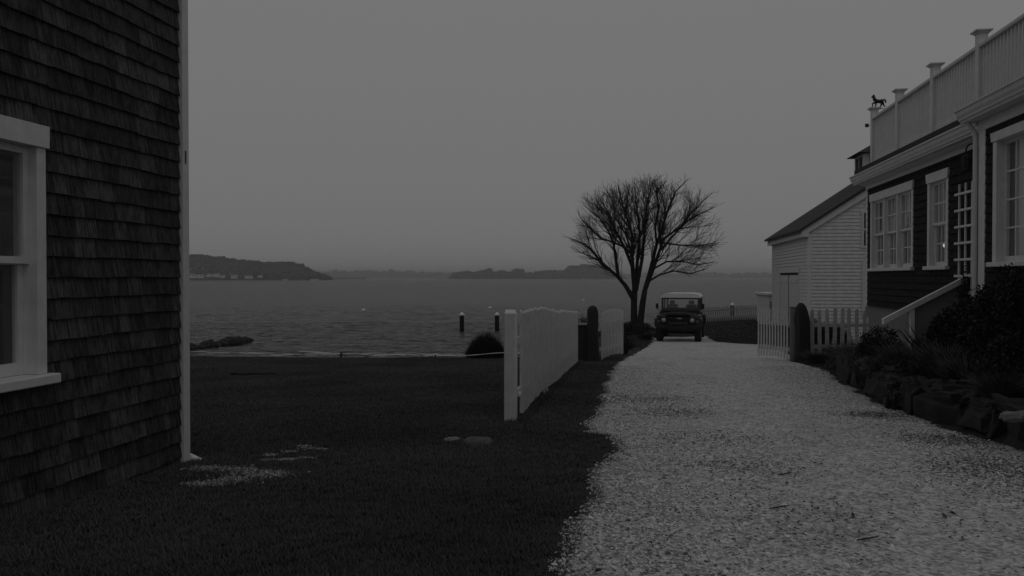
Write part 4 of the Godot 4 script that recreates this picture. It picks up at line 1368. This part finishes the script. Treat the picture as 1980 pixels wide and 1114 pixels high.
# ------------------------------------------------------------------ the parked vehicle
func make_car() -> void:
	var D := 31.7
	var o := thing("off_road_vehicle", "dark boxy off-road vehicle with white roof parked facing the camera", "car", on_ground((1313.0 - 990.0) / 1600.0 * D, D, 0.005), -0.275)
	# z forward, front axle at the origin
	var body := new_st()
	box(body, Vector3(-0.76, 0.52, -3.0), Vector3(0.76, 1.02, -0.62), 0.03)
	box(body, Vector3(-0.79, 0.98, -3.02), Vector3(0.79, 1.14, -0.60), 0.04)
	box(body, Vector3(-0.42, 0.45, -0.62), Vector3(0.42, 0.96, 0.42), 0.02)
	put(o, "body", done(body), mats.car_paint)
	for s in [-1.0, 1.0]:
		var fw := new_st()
		box(fw, Vector3(s * 0.44, 0.86, -0.60), Vector3(s * 0.80, 1.04, 0.52), 0.035)
		box(fw, Vector3(s * 0.44, 0.62, 0.36), Vector3(s * 0.80, 0.88, 0.50), 0.02)
		prism(fw, [Vector2(0.52, 0.58), Vector2(0.52, 0.90), Vector2(-0.52, 0.90), Vector2(-0.52, 0.58), Vector2(-0.45, 0.58), Vector2(-0.36, 0.80), Vector2(0.36, 0.80), Vector2(0.45, 0.58)], 0.79, 0.875, Transform3D(Basis(Vector3(0, 0, 1), Vector3(0, 1, 0), Vector3(s, 0, 0)), Vector3.ZERO))
		put(o, "front_wing", done(fw), mats.car_paint)
		var rw := new_st()
		prism(rw, [Vector2(0.52, 0.58), Vector2(0.50, 0.92), Vector2(-0.50, 0.92), Vector2(-0.52, 0.58), Vector2(-0.45, 0.58), Vector2(-0.36, 0.80), Vector2(0.36, 0.80), Vector2(0.45, 0.58)], 0.75, 0.875, Transform3D(Basis(Vector3(0, 0, 1), Vector3(0, 1, 0), Vector3(s, 0, 0)), Vector3(0, 0, -2.36)))
		put(o, "wheel_arch", done(rw), mats.black)
		var door := new_st()
		box(door, Vector3(s * 0.785, 0.56, -1.62), Vector3(s * 0.805, 1.12, -0.66), 0.008)
		var dr := put(o, "door", done(door), mats.car_paint)
		put(dr, "handle", box_mesh(Vector3(s * 0.806, 0.98, -1.55), Vector3(s * 0.83, 1.01, -1.4)), mats.black)
	# bonnet with its raised middle
	var bon := new_st()
	prism(bon, [Vector2(-0.62, 1.035), Vector2(0.62, 1.035), Vector2(0.60, 1.07), Vector2(0.36, 1.085), Vector2(0.32, 1.12), Vector2(-0.32, 1.12), Vector2(-0.36, 1.085), Vector2(-0.60, 1.07)], -0.58, 0.46)
	put(o, "bonnet", done(bon), mats.car_paint)
	var gl := new_st()
	for i in 7:
		box(gl, Vector3(-0.34, 0.66 + i * 0.043, 0.425), Vector3(0.34, 0.68 + i * 0.043, 0.455))
	box(gl, Vector3(-0.43, 0.60, 0.421), Vector3(-0.35, 0.97, 0.47)); box(gl, Vector3(0.35, 0.60, 0.421), Vector3(0.43, 0.97, 0.47))
	put(o, "grille", done(gl), mats.black)
	put(o, "badge_plate", box_mesh(Vector3(-0.03, 0.88, 0.46), Vector3(0.14, 0.93, 0.475)), mats.steel)
	for s in [-1.0, 1.0]:
		var hp := new_st()
		box(hp, Vector3(s * 0.432, 0.64, 0.502), Vector3(s * 0.66, 0.99, 0.515))
		put(o, "lamp_panel", done(hp), mats.black)
		var hl := new_st(true)
		lathe(hl, [[0.0, 0.045], [0.05, 0.04], [0.082, 0.02], [0.09, 0.0]], 18, Transform3D(Basis(Vector3(1, 0, 0), PI / 2), Vector3(s * 0.53, 0.83, 0.515)))
		var lamp := put(o, "headlight", done(hl, true), mats.lamp_glass)
		var ring := new_st()
		lathe(ring, [[0.09, 0.0], [0.10, 0.012], [0.11, 0.0]], 18, Transform3D(Basis(Vector3(1, 0, 0), PI / 2), Vector3(s * 0.53, 0.83, 0.516)))
		put(lamp, "rim", done(ring), mats.black)
		var sl := new_st()
		lathe(sl, [[0.0, 0.025], [0.03, 0.02], [0.036, 0.0]], 12, Transform3D(Basis(Vector3(1, 0, 0), PI / 2), Vector3(s * 0.72, 0.80, 0.515)))
		put(o, "side_light", done(sl), mats.shade)
	# bumper, winch and tow hooks
	put(o, "bumper", box_mesh(Vector3(-0.80, 0.50, 0.53), Vector3(0.80, 0.63, 0.68), 0.02), mats.black)
	var wi := new_st()
	tube(wi, [Vector3(-0.25, 0.70, 0.60), Vector3(0.25, 0.70, 0.60)], [0.07, 0.07], 10)
	box(wi, Vector3(-0.36, 0.631, 0.54), Vector3(-0.25, 0.80, 0.67)); box(wi, Vector3(0.25, 0.631, 0.54), Vector3(0.36, 0.80, 0.67))
	put(o, "winch", done(wi), mats.iron)
	for s in [-0.22, 0.2]:
		var hk := new_st()
		tube(hk, [Vector3(s, 0.56, 0.68), Vector3(s, 0.56, 0.74), Vector3(s, 0.49, 0.75), Vector3(s + 0.03, 0.46, 0.72)], [0.022, 0.022, 0.022, 0.018], 6)
		put(o, "tow_hook", done(hk), mats.iron)
	put(o, "axle", box_mesh(Vector3(-0.6, 0.30, -0.08), Vector3(0.6, 0.42, 0.08), 0.03), mats.black)
	put(o, "chassis", box_mesh(Vector3(-0.4, 0.42, -2.9), Vector3(0.4, 0.51, 0.4), 0.02), mats.black)
	put(o, "axle", box_mesh(Vector3(-0.6, 0.30, -2.44), Vector3(0.6, 0.42, -2.28), 0.03), mats.black)
	# cab: scuttle, pillars, glass, roof
	put(o, "scuttle", box_mesh(Vector3(-0.74, 1.10, -0.86), Vector3(0.74, 1.235, -0.585), 0.03), mats.car_paint)
	var cab := new_st()
	var tilt := Transform3D(Basis(Vector3(1, 0, 0), -0.13), Vector3(0, 1.22, -0.66))
	for s in [-1.0, 1.0]:
		box(cab, Vector3(s * 0.66, 0.0, -0.03), Vector3(s * 0.73, 0.44, 0.03), 0.01, tilt)
	box(cab, Vector3(-0.66, 0.0, -0.028), Vector3(0.66, 0.05, 0.028), 0.008, tilt)
	box(cab, Vector3(-0.66, 0.39, -0.028), Vector3(0.66, 0.44, 0.028), 0.008, tilt)
	put(o, "windscreen_frame", done(cab), mats.car_paint)
	var gs := new_st()
	box(gs, Vector3(-0.66, 0.05, -0.004), Vector3(0.66, 0.39, 0.0), 0.0, tilt)
	put(o, "windscreen", done(gs), mats.glass)
	for s in [-0.36, 0.30]:
		var wp := new_st()
		box(wp, Vector3(s, 0.03, 0.03), Vector3(s + 0.38, 0.045, 0.04), 0.0, tilt * Transform3D(Basis(Vector3(0, 0, 1), 0.12), Vector3.ZERO))
		put(o, "wiper", done(wp), mats.black)
	var sides := new_st()
	for s in [-1.0, 1.0]:
		for z in [[-1.72, -1.60], [-3.02, -2.86]]:
			box(sides, Vector3(s * 0.66, 1.14, z[0]), Vector3(s * 0.73, 1.66, z[1]))
		box(sides, Vector3(s * 0.655, 1.60, -2.86), Vector3(s * 0.725, 1.66, -0.80))
	put(o, "pillars", done(sides), mats.car_paint)
	for s in [-1.0, 1.0]:
		put(o, "side_window", box_mesh(Vector3(s * 0.69, 1.141, -2.855), Vector3(s * 0.694, 1.599, -1.725)), mats.glass)
		put(o, "side_window", box_mesh(Vector3(s * 0.69, 1.141, -1.595), Vector3(s * 0.694, 1.599, -0.78)), mats.glass)
	put(o, "rear_window", box_mesh(Vector3(-0.62, 1.16, -2.99), Vector3(0.62, 1.62, -2.985)), mats.glass)
	var roof := new_st()
	prism(roof, [Vector2(-0.76, 1.661), Vector2(0.76, 1.661), Vector2(0.755, 1.70), Vector2(0.66, 1.80), Vector2(0.4, 1.83), Vector2(-0.4, 1.83), Vector2(-0.66, 1.80), Vector2(-0.755, 1.70)], -3.04, -0.68)
	put(o, "roof", done(roof), mats.car_white)
	for s in [-0.38, 0.38]:
		var se := new_st()
		box(se, Vector3(s - 0.22, 1.0, -1.62), Vector3(s + 0.22, 1.38, -1.48), 0.04)
		box(se, Vector3(s - 0.11, 1.38, -1.6), Vector3(s + 0.11, 1.53, -1.51), 0.03)
		put(o, "seat", done(se), mats.black)
	var sw := new_st()
	var pts := []; var rr := []
	for i in 17:
		pts.append(Vector3(0.38 + 0.18 * cos(TAU * i / 16.0), 1.22 + 0.17 * sin(TAU * i / 16.0), -1.05 - 0.06 * sin(TAU * i / 16.0))); rr.append(0.014)
	tube(sw, pts, rr, 5)
	put(o, "steering_wheel", done(sw), mats.black)
	for s in [-1.0, 1.0]:
		var mi := new_st()
		tube(mi, [Vector3(s * 0.76, 1.12, -0.56), Vector3(s * 0.84, 1.20, -0.5), Vector3(s * 0.87, 1.24, -0.48)], [0.012, 0.012, 0.012], 5)
		box(mi, Vector3(s * 0.83, 1.24, -0.53), Vector3(s * 0.93, 1.44, -0.46), 0.02)
		put(o, "mirror", done(mi), mats.black)
	# wheels
	var tyre := new_st(true)
	var rot := Transform3D(Basis(Vector3(0, 0, 1), PI / 2), Vector3.ZERO)
	lathe(tyre, [[0.22, -0.11], [0.35, -0.12], [0.38, -0.09], [0.385, 0.0], [0.38, 0.09], [0.35, 0.12], [0.22, 0.11]], 24, rot)
	var tm := done(tyre, true)
	var rim := new_st()
	lathe(rim, [[0.0, 0.05], [0.08, 0.06], [0.1, 0.03], [0.2, 0.05], [0.225, 0.11]], 20, rot)
	lathe(rim, [[0.0, -0.05], [0.08, -0.06], [0.1, -0.03], [0.2, -0.05], [0.225, -0.11]], 20, rot)
	var rm := done(rim)
	for p in [[-0.72, 0.0], [0.72, 0.0], [-0.72, -2.36], [0.72, -2.36]]:
		var w := put(o, "wheel", tm, mats.rubber, Transform3D(Basis.IDENTITY, Vector3(p[0], 0.385, p[1])))
		put(w, "rim", rm, mats.shade)

# ------------------------------------------------------------------ piles, rocks and floats in the water
func make_harbour_things() -> void:
	var piles := [["dark mooring pile with white cone cap, leftmost of three", 893.0, 50.3, 603.0, 0.14], ["dark mooring pile with white cone cap nearest the fence post", 961.0, 50.8, 603.0, 0.14], ["thin dark mooring pile with white cap right of the vehicle", 1416.0, 64.0, 585.0, 0.14]]
	for p in piles:
		var t := at(p[1], p[3], p[2])
		var o := thing("mooring_pile", p[0], "pile", Vector3(t.x, SEA, t.z), 0.0, "white-capped mooring piles")
		var h := t.y - SEA
		var st := new_st(true)
		tube(st, [Vector3(0, -1.2, 0), Vector3(0, h * 0.5, 0), Vector3(0.0, h - 0.2, 0)], [p[4] * 1.05, p[4], p[4] * 0.98], 14)
		put(o, "shaft", done(st, true), mats.pile)
		var c := new_st()
		lathe(c, [[p[4] * 1.12, h - 0.22], [p[4] * 1.15, h - 0.16], [0.0, h]], 14)
		put(o, "cap", done(c), mats.car_white)
	var j := thing("rock_jetty", "line of dark wet rocks in the water beside the shingled corner", "rocks", Vector3(-15.5, SEA, -38.5), 0.0)
	var shapes := []
	for i in 5: shapes.append(lump(300 + i, 0.6, 7, 10))
	for i in 90:
		var t := rng.randf()
		var base := at(lerpf(335, 478, t), 536, lerpf(36.2, 41.8, t))
		var s := rng.randf_range(0.10, 0.25) * (1.0 if t < 0.97 else 0.6)
		if t > 0.72 and t < 0.95: s *= 1.25
		put(j, "rock", shapes[i % 5], mats.wet_rock, j.transform.affine_inverse() * Transform3D(Basis.from_euler(Vector3(rng.randf(), rng.randf() * TAU, rng.randf())).scaled(Vector3(s, s * 0.75, s)), Vector3(base.x + rng.randf_range(-0.3, 0.3), SEA + rng.randf_range(0.0, 0.13), base.z + rng.randf_range(-0.35, 0.35))))
	for b in [["small white mooring buoy on open water left of the piles", 703.0, 601.0, 80.0], ["small white mooring buoy just above the right hand pile", 947.0, 597.0, 88.0], ["small white mooring buoy between the fence and the tree", 1128.0, 581.0, 118.0]]:
		var p := at(b[1], b[2], b[3])
		var o := thing("mooring_buoy", b[0], "buoy", Vector3(p.x, wave_y(p.x, b[3]) - 0.1, p.z), 0.0, "white buoys on the harbour")
		var st := new_st(true)
		lathe(st, [[0.0, -0.12], [0.16, -0.06], [0.21, 0.08], [0.18, 0.22], [0.08, 0.3], [0.0, 0.31]], 14)
		put(o, "float", done(st, true), mats.car_white)
		var rg := new_st()
		tube(rg, [Vector3(0, 0.3, 0), Vector3(0, 0.42, 0)], [0.02, 0.02], 6)
		put(o, "ring", done(rg), mats.iron)
	var s0 := at(659, 694, 33.5)
	var stake := thing("mooring_stake", "short dark stake standing in the surf below the lawn", "stake", Vector3(s0.x, SEA - 0.1, s0.z))
	var ss := new_st()
	tube(ss, [Vector3(0, -0.2, 0), Vector3(0, 0.2, 0), Vector3(0.02, 0.36, 0)], [0.06, 0.055, 0.04], 7)
	put(stake, "shaft", done(ss), mats.bare_wood)
	var lp := new_st()
	put(stake, "stub", box_mesh(Vector3(-0.22, 0.05, -0.05), Vector3(-0.05, 0.13, 0.05), 0.02), mats.bare_wood)
	# a low white rope along the edge of the lawn
	var r := thing("white_rope", "thin white rope stretched low along the lawn's seaward edge", "rope", on_ground(-1.4, 20.4))
	var rp := []; var rr := []
	for i in 25:
		var px := lerpf(840, 1010, i / 24.0)
		var q := at(px, 688.5 - 6.0 * sstep(860, 990, px) + 0.6 * sin(px * 0.05), 20.4)
		rp.append(q - r.position); rr.append(0.011)
	var rs := new_st()
	tube(rs, rp, rr, 5)
	put(r, "line", done(rs), mats.rope)
	for px in [842.0, 1008.0]:
		var q := at(px, 690, 20.4)
		put(r, "peg", box_mesh(Vector3(q.x - 0.015, ground_y(q.x, 20.4) - 0.1, q.z - 0.015) - r.position, Vector3(q.x + 0.015, q.y + 0.05, q.z + 0.015) - r.position), mats.bare_wood)

# ------------------------------------------------------------------ plants
func leaf_tri(st: SurfaceTool, p: Vector3, dir: Vector3, side: Vector3, l: float, w: float, v: float) -> void:
	var c := Color(v, v, v)
	var a := p; var b := p + dir * l * 0.5 + side * w * 0.5; var d := p + dir * l * 0.5 - side * w * 0.5; var e := p + dir * l
	for q in [a, b, e, a, e, d]:
		st.set_color(c)
		st.add_vertex(q)

func rand_dir() -> Vector3:
	var z := rng.randf_range(-1, 1); var a := rng.randf() * TAU
	var r := sqrt(1 - z * z)
	return Vector3(r * cos(a), z, r * sin(a))

func shrub(called: String, label: String, x: float, d: float, rad: Vector3, count: int, leaf: float, lo: float, hi: float, group := "shrubs and perennials in the cottage bed") -> void:
	var o := thing(called, label, "shrub", on_ground(x, d, -0.03), 0.0, group)
	var st := new_st(); var sm := new_st()
	var clumps := []
	for i in 26:
		var v := rand_dir()
		v.y = absf(v.y) * 1.1 - 0.1
		clumps.append(v * rng.randf_range(0.45, 0.95))
	for i in count:
		var c: Vector3 = clumps[i % clumps.size()]
		var p := (c + rand_dir() * 0.30 * pow(rng.randf(), 0.5)) * rad + Vector3(0, rad.y * 0.75, 0)
		if p.y < 0.02: p.y = rng.randf_range(0.02, 0.2)
		var dir := (p.normalized() * 0.6 + rand_dir() + Vector3(0, 0.15, 0)).normalized()
		leaf_tri(st, p, dir, dir.cross(rand_dir()).normalized(), leaf * rng.randf_range(0.6, 1.3), leaf * 0.5, rng.randf_range(lo, hi))
	for c in clumps:
		var e: Vector3 = c * rad * 0.95 + Vector3(0, rad.y * 0.75, 0)
		var r0 := Vector3(rng.randf_range(-0.06, 0.06), 0, rng.randf_range(-0.06, 0.06))
		tube(sm, [r0, r0.lerp(e, 0.5) + Vector3(0, 0.08, 0), e], [0.013, 0.008, 0.004], 4, false)
	put(o, "foliage", done(st), mats.leaf)
	put(o, "stems", done(sm), mats.twig)

func tussock(called: String, label: String, x: float, d: float, h: float, spread: float, count: int, w: float, lo: float, hi: float, group := "shrubs and perennials in the cottage bed", foot := 0.3) -> void:
	var o := thing(called, label, "plant", on_ground(x, d, -0.02), 0.0, group)
	var st := new_st()
	for i in count:
		var a := rng.randf() * TAU
		var out := Vector3(cos(a), 0, sin(a))
		var p := out * spread * foot * sqrt(rng.randf())
		var l := h * rng.randf_range(0.55, 1.1)
		if foot > 0.5: l *= 1.0 - 0.8 * pow(p.length() / (spread * foot), 2.0)
		var bend := rng.randf_range(0.15, 1.0) * spread * (0.3 if foot > 0.5 else 1.0)
		var side := out.cross(Vector3.UP).rotated(Vector3.UP, rng.randf_range(-1.0, 1.0)) * w * 0.5
		var v := rng.randf_range(lo, hi)
		var m := p + out * bend * 0.35 + Vector3(0, l * 0.6, 0)
		var e := p + out * bend + Vector3(0, l * rng.randf_range(0.75, 1.0), 0)
		for q in [p - side, p + side, m + side * 0.8, p - side, m + side * 0.8, m - side * 0.8, m - side * 0.8, m + side * 0.8, e]:
			st.set_color(Color(v, v, v))
			st.add_vertex(q)
	put(o, "blades", done(st), mats.leaf)

func make_plants() -> void:
	shrub("evergreen_shrub", "tall black evergreen shrub below the large right window", 5.62, 9.55, Vector3(0.55, 0.78, 0.6), 5200, 0.055, 0.006, 0.03)
	shrub("evergreen_shrub", "dark evergreen shrub hiding the foot of the corner downpipe", 5.98, 10.6, Vector3(0.42, 0.66, 0.5), 4200, 0.055, 0.006, 0.028)
	shrub("evergreen_shrub", "broad dark shrub right of the handrail post", 6.02, 11.3, Vector3(0.34, 0.56, 0.36), 4000, 0.05, 0.006, 0.028)
	shrub("evergreen_shrub", "low black shrub at right edge of the picture", 5.15, 8.2, Vector3(0.45, 0.42, 0.55), 4200, 0.05, 0.008, 0.035)
	shrub("climbing_plant", "sparse leafy climber at the foot of the white trellis", 6.55, 11.9, Vector3(0.16, 0.85, 0.16), 900, 0.05, 0.01, 0.06)
	shrub("twiggy_shrub", "twiggy dark shrub below the handrail in front of foundation", 6.05, 13.6, Vector3(0.34, 0.42, 0.36), 1700, 0.045, 0.008, 0.035)
	shrub("twiggy_shrub", "small dark shrub under the low end of the handrail", 5.68, 12.95, Vector3(0.3, 0.3, 0.3), 1900, 0.045, 0.008, 0.035)
	tussock("spiky_yucca", "spiky yucca with stiff dark leaves right of handrail post", 5.68, 11.2, 0.74, 0.62, 80, 0.05, 0.012, 0.035)
	# feathery perennials before the short fence and along the wall
	var where := ["below the short picket fence", "beside the round-topped granite post", "between the short fence and the twiggy shrub", "at the far end of the stone wall", "in front of the cottage foundation", "behind the second stone of the wall", "beside the rounded boulder", "in the middle of the bed", "behind the wall under the broad shrub", "in front of the low black shrub", "near the pale stone on the wall", "at the right edge behind the wall"]
	var spots := [[7.35, 18.6, 0.5], [6.75, 18.3, 0.35], [7.2, 17.0, 0.62], [6.25, 15.2, 0.4], [6.75, 15.8, 0.66], [5.7, 13.6, 0.34], [5.3, 12.2, 0.36], [5.2, 11.0, 0.42], [5.25, 10.0, 0.46], [4.95, 9.0, 0.36], [4.75, 8.0, 0.32], [4.75, 7.1, 0.34]]
	for i in spots.size():
		var s = spots[i]
		tussock("feathery_perennial", "feathery dead perennial clump " + where[i], s[0], s[1], s[2] * (1.3 if i > 4 else 1.0), s[2] * 1.15, 700, 0.012, 0.03, 0.13)
	var low := ["just behind the far stones", "against the boulder's right side", "along the wall's middle stones", "between wall and broad shrub", "behind the near stones", "below the large window's shrub"]
	var lspots := [[5.75, 14.3], [5.35, 11.5], [4.98, 10.4], [5.45, 10.5], [4.72, 9.7], [5.2, 8.9]]
	for i in lspots.size():
		shrub("low_leafy_plant", "low leafy ground plant " + low[i], lspots[i][0], lspots[i][1], Vector3(0.38, 0.2, 0.42), 1500, 0.05, 0.02, 0.09)
	shrub("evergreen_shrub", "dark shrub behind the short picket fence before the barn", 7.65, 20.1, Vector3(0.75, 0.5, 0.4), 4200, 0.06, 0.01, 0.035)
	shrub("dark_hedge", "dark low hedge along the foot of the barn's door side", 9.9, 31.2, Vector3(0.45, 0.5, 1.7), 4200, 0.08, 0.01, 0.035)
	shrub("dark_hedge", "dark low hedge before the barn gable behind the short fence", 10.9, 28.9, Vector3(1.2, 0.5, 0.4), 4200, 0.08, 0.01, 0.035)
	# by the water
	tussock("fountain_grass", "rounded dark clump of tall grass on the shore left of the fence post", -0.66, 20.9, 0.78, 0.5, 6500, 0.012, 0.012, 0.05, "bushes along the shore", 0.95)
	shrub("rounded_bush", "dark low bush at the foot of the bare tree", 6.0, 38.5, Vector3(0.8, 0.34, 0.6), 2600, 0.07, 0.012, 0.04, "bushes along the shore")
	shrub("rounded_bush", "dark low bush between the left gate leaf and the tree", 4.6, 34.0, Vector3(0.75, 0.42, 0.6), 2600, 0.07, 0.012, 0.04, "bushes along the shore")
	shrub("rounded_bush", "small dark bush just behind the open left gate leaf", 3.05, 22.3, Vector3(0.3, 0.3, 0.3), 1500, 0.05, 0.01, 0.035, "bushes along the shore")
	shrub("rounded_bush", "low bush left of the vehicle's front wheel", 5.55, 33.0, Vector3(0.6, 0.16, 0.4), 1800, 0.06, 0.012, 0.04, "bushes along the shore")
	shrub("sparse_bush", "sparse leafy bush rising above the low stone wall piece", 1.75, 20.2, Vector3(0.35, 0.66, 0.3), 900, 0.06, 0.015, 0.05, "bushes along the shore")

func make_grass() -> void:
	var st := new_st()
	for i in 7:
		var a := rng.randf() * TAU
		var o := Vector3(cos(a), 0, sin(a)) * rng.randf_range(0.0, 0.022)
		var out := Vector3(cos(a + rng.randf_range(-1, 1)), 0, sin(a + rng.randf_range(-1, 1)))
		var side := out.cross(Vector3.UP) * 0.0035
		var e := o + out * rng.randf_range(0.008, 0.035) + Vector3(0, rng.randf_range(0.5, 1.0), 0) * 0.042
		for q in [o - side, o + side, e]: st.add_vertex(q)
	var blade := done(st)
	var patch := FastNoiseLite.new()
	patch.seed = 71; patch.frequency = 0.35; patch.fractal_octaves = 3
	var xf := []; var cols := []
	var turn := atan(LEAN)
	for i in 270000:
		var d := 2.7 + 19.5 * pow(rng.randf(), 1.35)
		var x := rng.randf_range(-0.62 * d - 0.6, 0.16 * d + 1.0)
		if x > drive_left(d) + 0.05 or d > shore(x) + 0.6: continue
		# not inside the shingled house
		if d < 6.5 and x < -2.60 + LEAN * (d - 6.46) + 0.01: continue
		var tall := rng.randf_range(0.5, 1.15)
		if x > drive_left(d) - 0.15: tall *= 0.8
		if absf(x - (0.075 + 0.1424 * (d - 9.02))) < 0.12 and d > 8.8: tall *= 1.9
		var k := 0.07 + 0.038 * patch.get_noise_2d(x, d) + rng.randf_range(-0.02, 0.025)
		xf.append(Transform3D(Basis(Vector3.UP, rng.randf() * TAU).scaled(Vector3(1.1, tall, 1.1)), on_ground(x, d, -0.004)))
		cols.append(Color(k, k, k))
	for i in 26000:
		var d := rng.randf_range(13.0, 46.0)
		var x := rng.randf_range(4.0, 15.5)
		if on_drive(x, d, -0.05) or d > shore(x) + 1.0: continue
		var k := rng.randf_range(0.03, 0.06)
		var s := rng.randf_range(1.2, 2.2)
		xf.append(Transform3D(Basis(Vector3.UP, rng.randf() * TAU).scaled(Vector3(s, s * 0.9, s)), on_ground(x, d, -0.004)))
		cols.append(Color(k, k, k))
	var mm := MultiMesh.new()
	mm.transform_format = MultiMesh.TRANSFORM_3D
	mm.use_colors = true
	mm.mesh = blade
	mm.instance_count = xf.size()
	for i in xf.size():
		mm.set_instance_transform(i, xf[i])
		mm.set_instance_color(i, cols[i])
	var g := MultiMeshInstance3D.new()
	g.name = "grass"
	g.multimesh = mm
	g.material_override = mats.grass
	add_child(g, true)
	tag(g, "short dark mown grass of the lawn and the verges", "grass", "", "stuff")

func make_small_things() -> void:
	# worn places in the lawn where the pale shell shows
	for c in [["pale_shell_patch", "largest pale shell patch in the grass near the shingled corner", [[-2.28, 6.15, 0.10, 0.08], [-2.05, 6.1, 0.14, 0.10], [-1.85, 5.95, 0.17, 0.12], [-1.95, 5.72, 0.15, 0.10], [-1.72, 5.92, 0.10, 0.10], [-2.08, 5.6, 0.10, 0.06]], 1700], ["pale_shell_patch", "scattered pale shell specks in the grass beyond the larger patch", [[-1.98, 6.75, 0.06, 0.05], [-1.86, 6.9, 0.05, 0.04], [-1.78, 6.55, 0.07, 0.04], [-1.92, 6.5, 0.05, 0.04], [-1.7, 7.05, 0.08, 0.04], [-1.65, 6.6, 0.05, 0.03], [-1.8, 7.15, 0.06, 0.03]], 420]]:
		var spots := []
		for i in c[3]:
			var q: Array = c[2][rng.randi() % c[2].size()]
			spots.append([q[0] + rng.randfn() * q[2] * 0.65, q[1] + rng.randfn() * q[3] * 0.65, rng.randf_range(0.004, 0.011), rng.randf_range(0.15, 0.6)])
		scatter_stones(numbered(self, c[0]), c[1], spots, false)
	var sl := put(self, "stepping_stone", lump(412, 0.3, 8, 18, true, 0.6), mats.slab, Transform3D(Basis(Vector3.UP, 0.25).scaled(Vector3(0.13, 0.014, 0.25)), on_ground(-0.31, 7.45, 0.006)))
	tag(sl, "flat grey stepping stone in the grass below the fence post", "stone")
	var sb := put(self, "stepping_stone", lump(411, 0.9, 8, 14, true, 0.7), mats.pale_stone, Transform3D(Basis(Vector3.UP, 0.1).scaled(Vector3(0.075, 0.018, 0.05)), on_ground(-0.54, 7.5, 0.02)))
	tag(sb, "small pale flat stone just left of the grey stepping stone", "stone")
	var lg := new_st()
	var base := at(490, 727, 15.1)
	var lp := []; var lr := []
	for i in 8:
		var x := lerpf(-0.42, 0.42, i / 7.0)
		lp.append(on_ground(base.x + x, 15.1 + 0.05 * sin(i * 1.7), 0.045 + 0.01 * sin(i * 2.3)))
		lr.append(0.028 - 0.002 * i)
	tube(lg, lp, lr, 6)
	tag(put(self, "fallen_branch", done(lg), mats.twig), "thin dark fallen branch lying on the lawn near the shore", "branch")
	for s in [[412.0, 735.0, "thin upright twig in the lawn nearest the shingled corner", 0.24], [436.0, 733.0, "thin leaning twig in the lawn just left of the fallen branch", 0.16]]:
		var p := at(s[0], s[1], 15.6)
		var tw := new_st()
		var f := on_ground(p.x, 15.6)
		tube(tw, [f, f + Vector3(0.01, s[3] * 0.5, 0), f + Vector3(0.04, s[3], 0.02)], [0.008, 0.006, 0.003], 5)
		tag(put(self, "twig", done(tw), mats.twig), s[2], "twig")
	# fallen leaves and litter trodden into the drive
	var lm := new_st()
	for k in 3:
		var a := Vector3(0.3, 0.25 * (k - 1), 0).normalized()
		for q in [Vector3(-0.5, 0, 0), Vector3(-0.1, 0.1, -0.28), Vector3(0.55, 0.18 * k, 0), Vector3(-0.5, 0, 0), Vector3(0.55, 0.18 * k, 0), Vector3(-0.1, 0.08, 0.3)]:
			lm.add_vertex(q + Vector3(0, 0.03 * k, 0))
	var leaf := done(lm)
	var spots := []
	var centres := LITTER
	for i in 1500:
		var x := 0.0; var d := 0.0
		if i < 1150:
			var c: Array = centres[rng.randi() % centres.size()]
			x = c[0] + rng.randfn() * c[2] * 0.6; d = c[1] + rng.randfn() * c[2] * 0.6
		else:
			d = rng.randf_range(3.0, 16.0); x = rng.randf_range(drive_left(d), drive_right(d))
		if on_drive(x, d): spots.append([x, d])
	var mm := MultiMesh.new()
	mm.transform_format = MultiMesh.TRANSFORM_3D
	mm.use_colors = true
	mm.mesh = leaf
	mm.instance_count = spots.size()
	for i in spots.size():
		var s := rng.randf_range(0.008, 0.026) * (1.8 if rng.randf() < 0.05 else 1.0)
		mm.set_instance_transform(i, Transform3D(Basis.from_euler(Vector3(rng.randf_range(-0.3, 0.3), rng.randf() * TAU, rng.randf_range(-0.3, 0.3))).scaled(Vector3(s, s, s)), on_ground(spots[i][0], spots[i][1], 0.026)))
		var k := rng.randf_range(0.02, 0.1)
		mm.set_instance_color(i, Color(k, k, k))
	var o := MultiMeshInstance3D.new()
	o.name = "fallen_leaves"
	o.multimesh = mm
	o.material_override = mats.leaf
	add_child(o, true)
	tag(o, "dark fallen leaves and litter scattered over the shell drive", "leaves", "", "stuff")
	for s in [[1523.0, 925.0, 0.10, "short curved stick on the drive left of the stone wall"], [1512.0, 994.0, 0.11, "straight dark stick lying on the drive"], [1685.0, 1058.0, 0.11, "longest thin stick near bottom of the drive"]]:
		var d: float = 1904.0 / (s[1] - 601.0)
		var x: float = (s[0] - 990.0) / 1600.0 * d
		var t := new_st()
		tube(t, [on_ground(x - s[2] * 0.6, d, 0.025), on_ground(x, d + 0.02, 0.03), on_ground(x + s[2] * 0.6, d + 0.06, 0.028)], [0.004, 0.005, 0.003], 5)
		tag(put(self, "stick", done(t), mats.twig), s[3], "stick", "sticks on the drive")
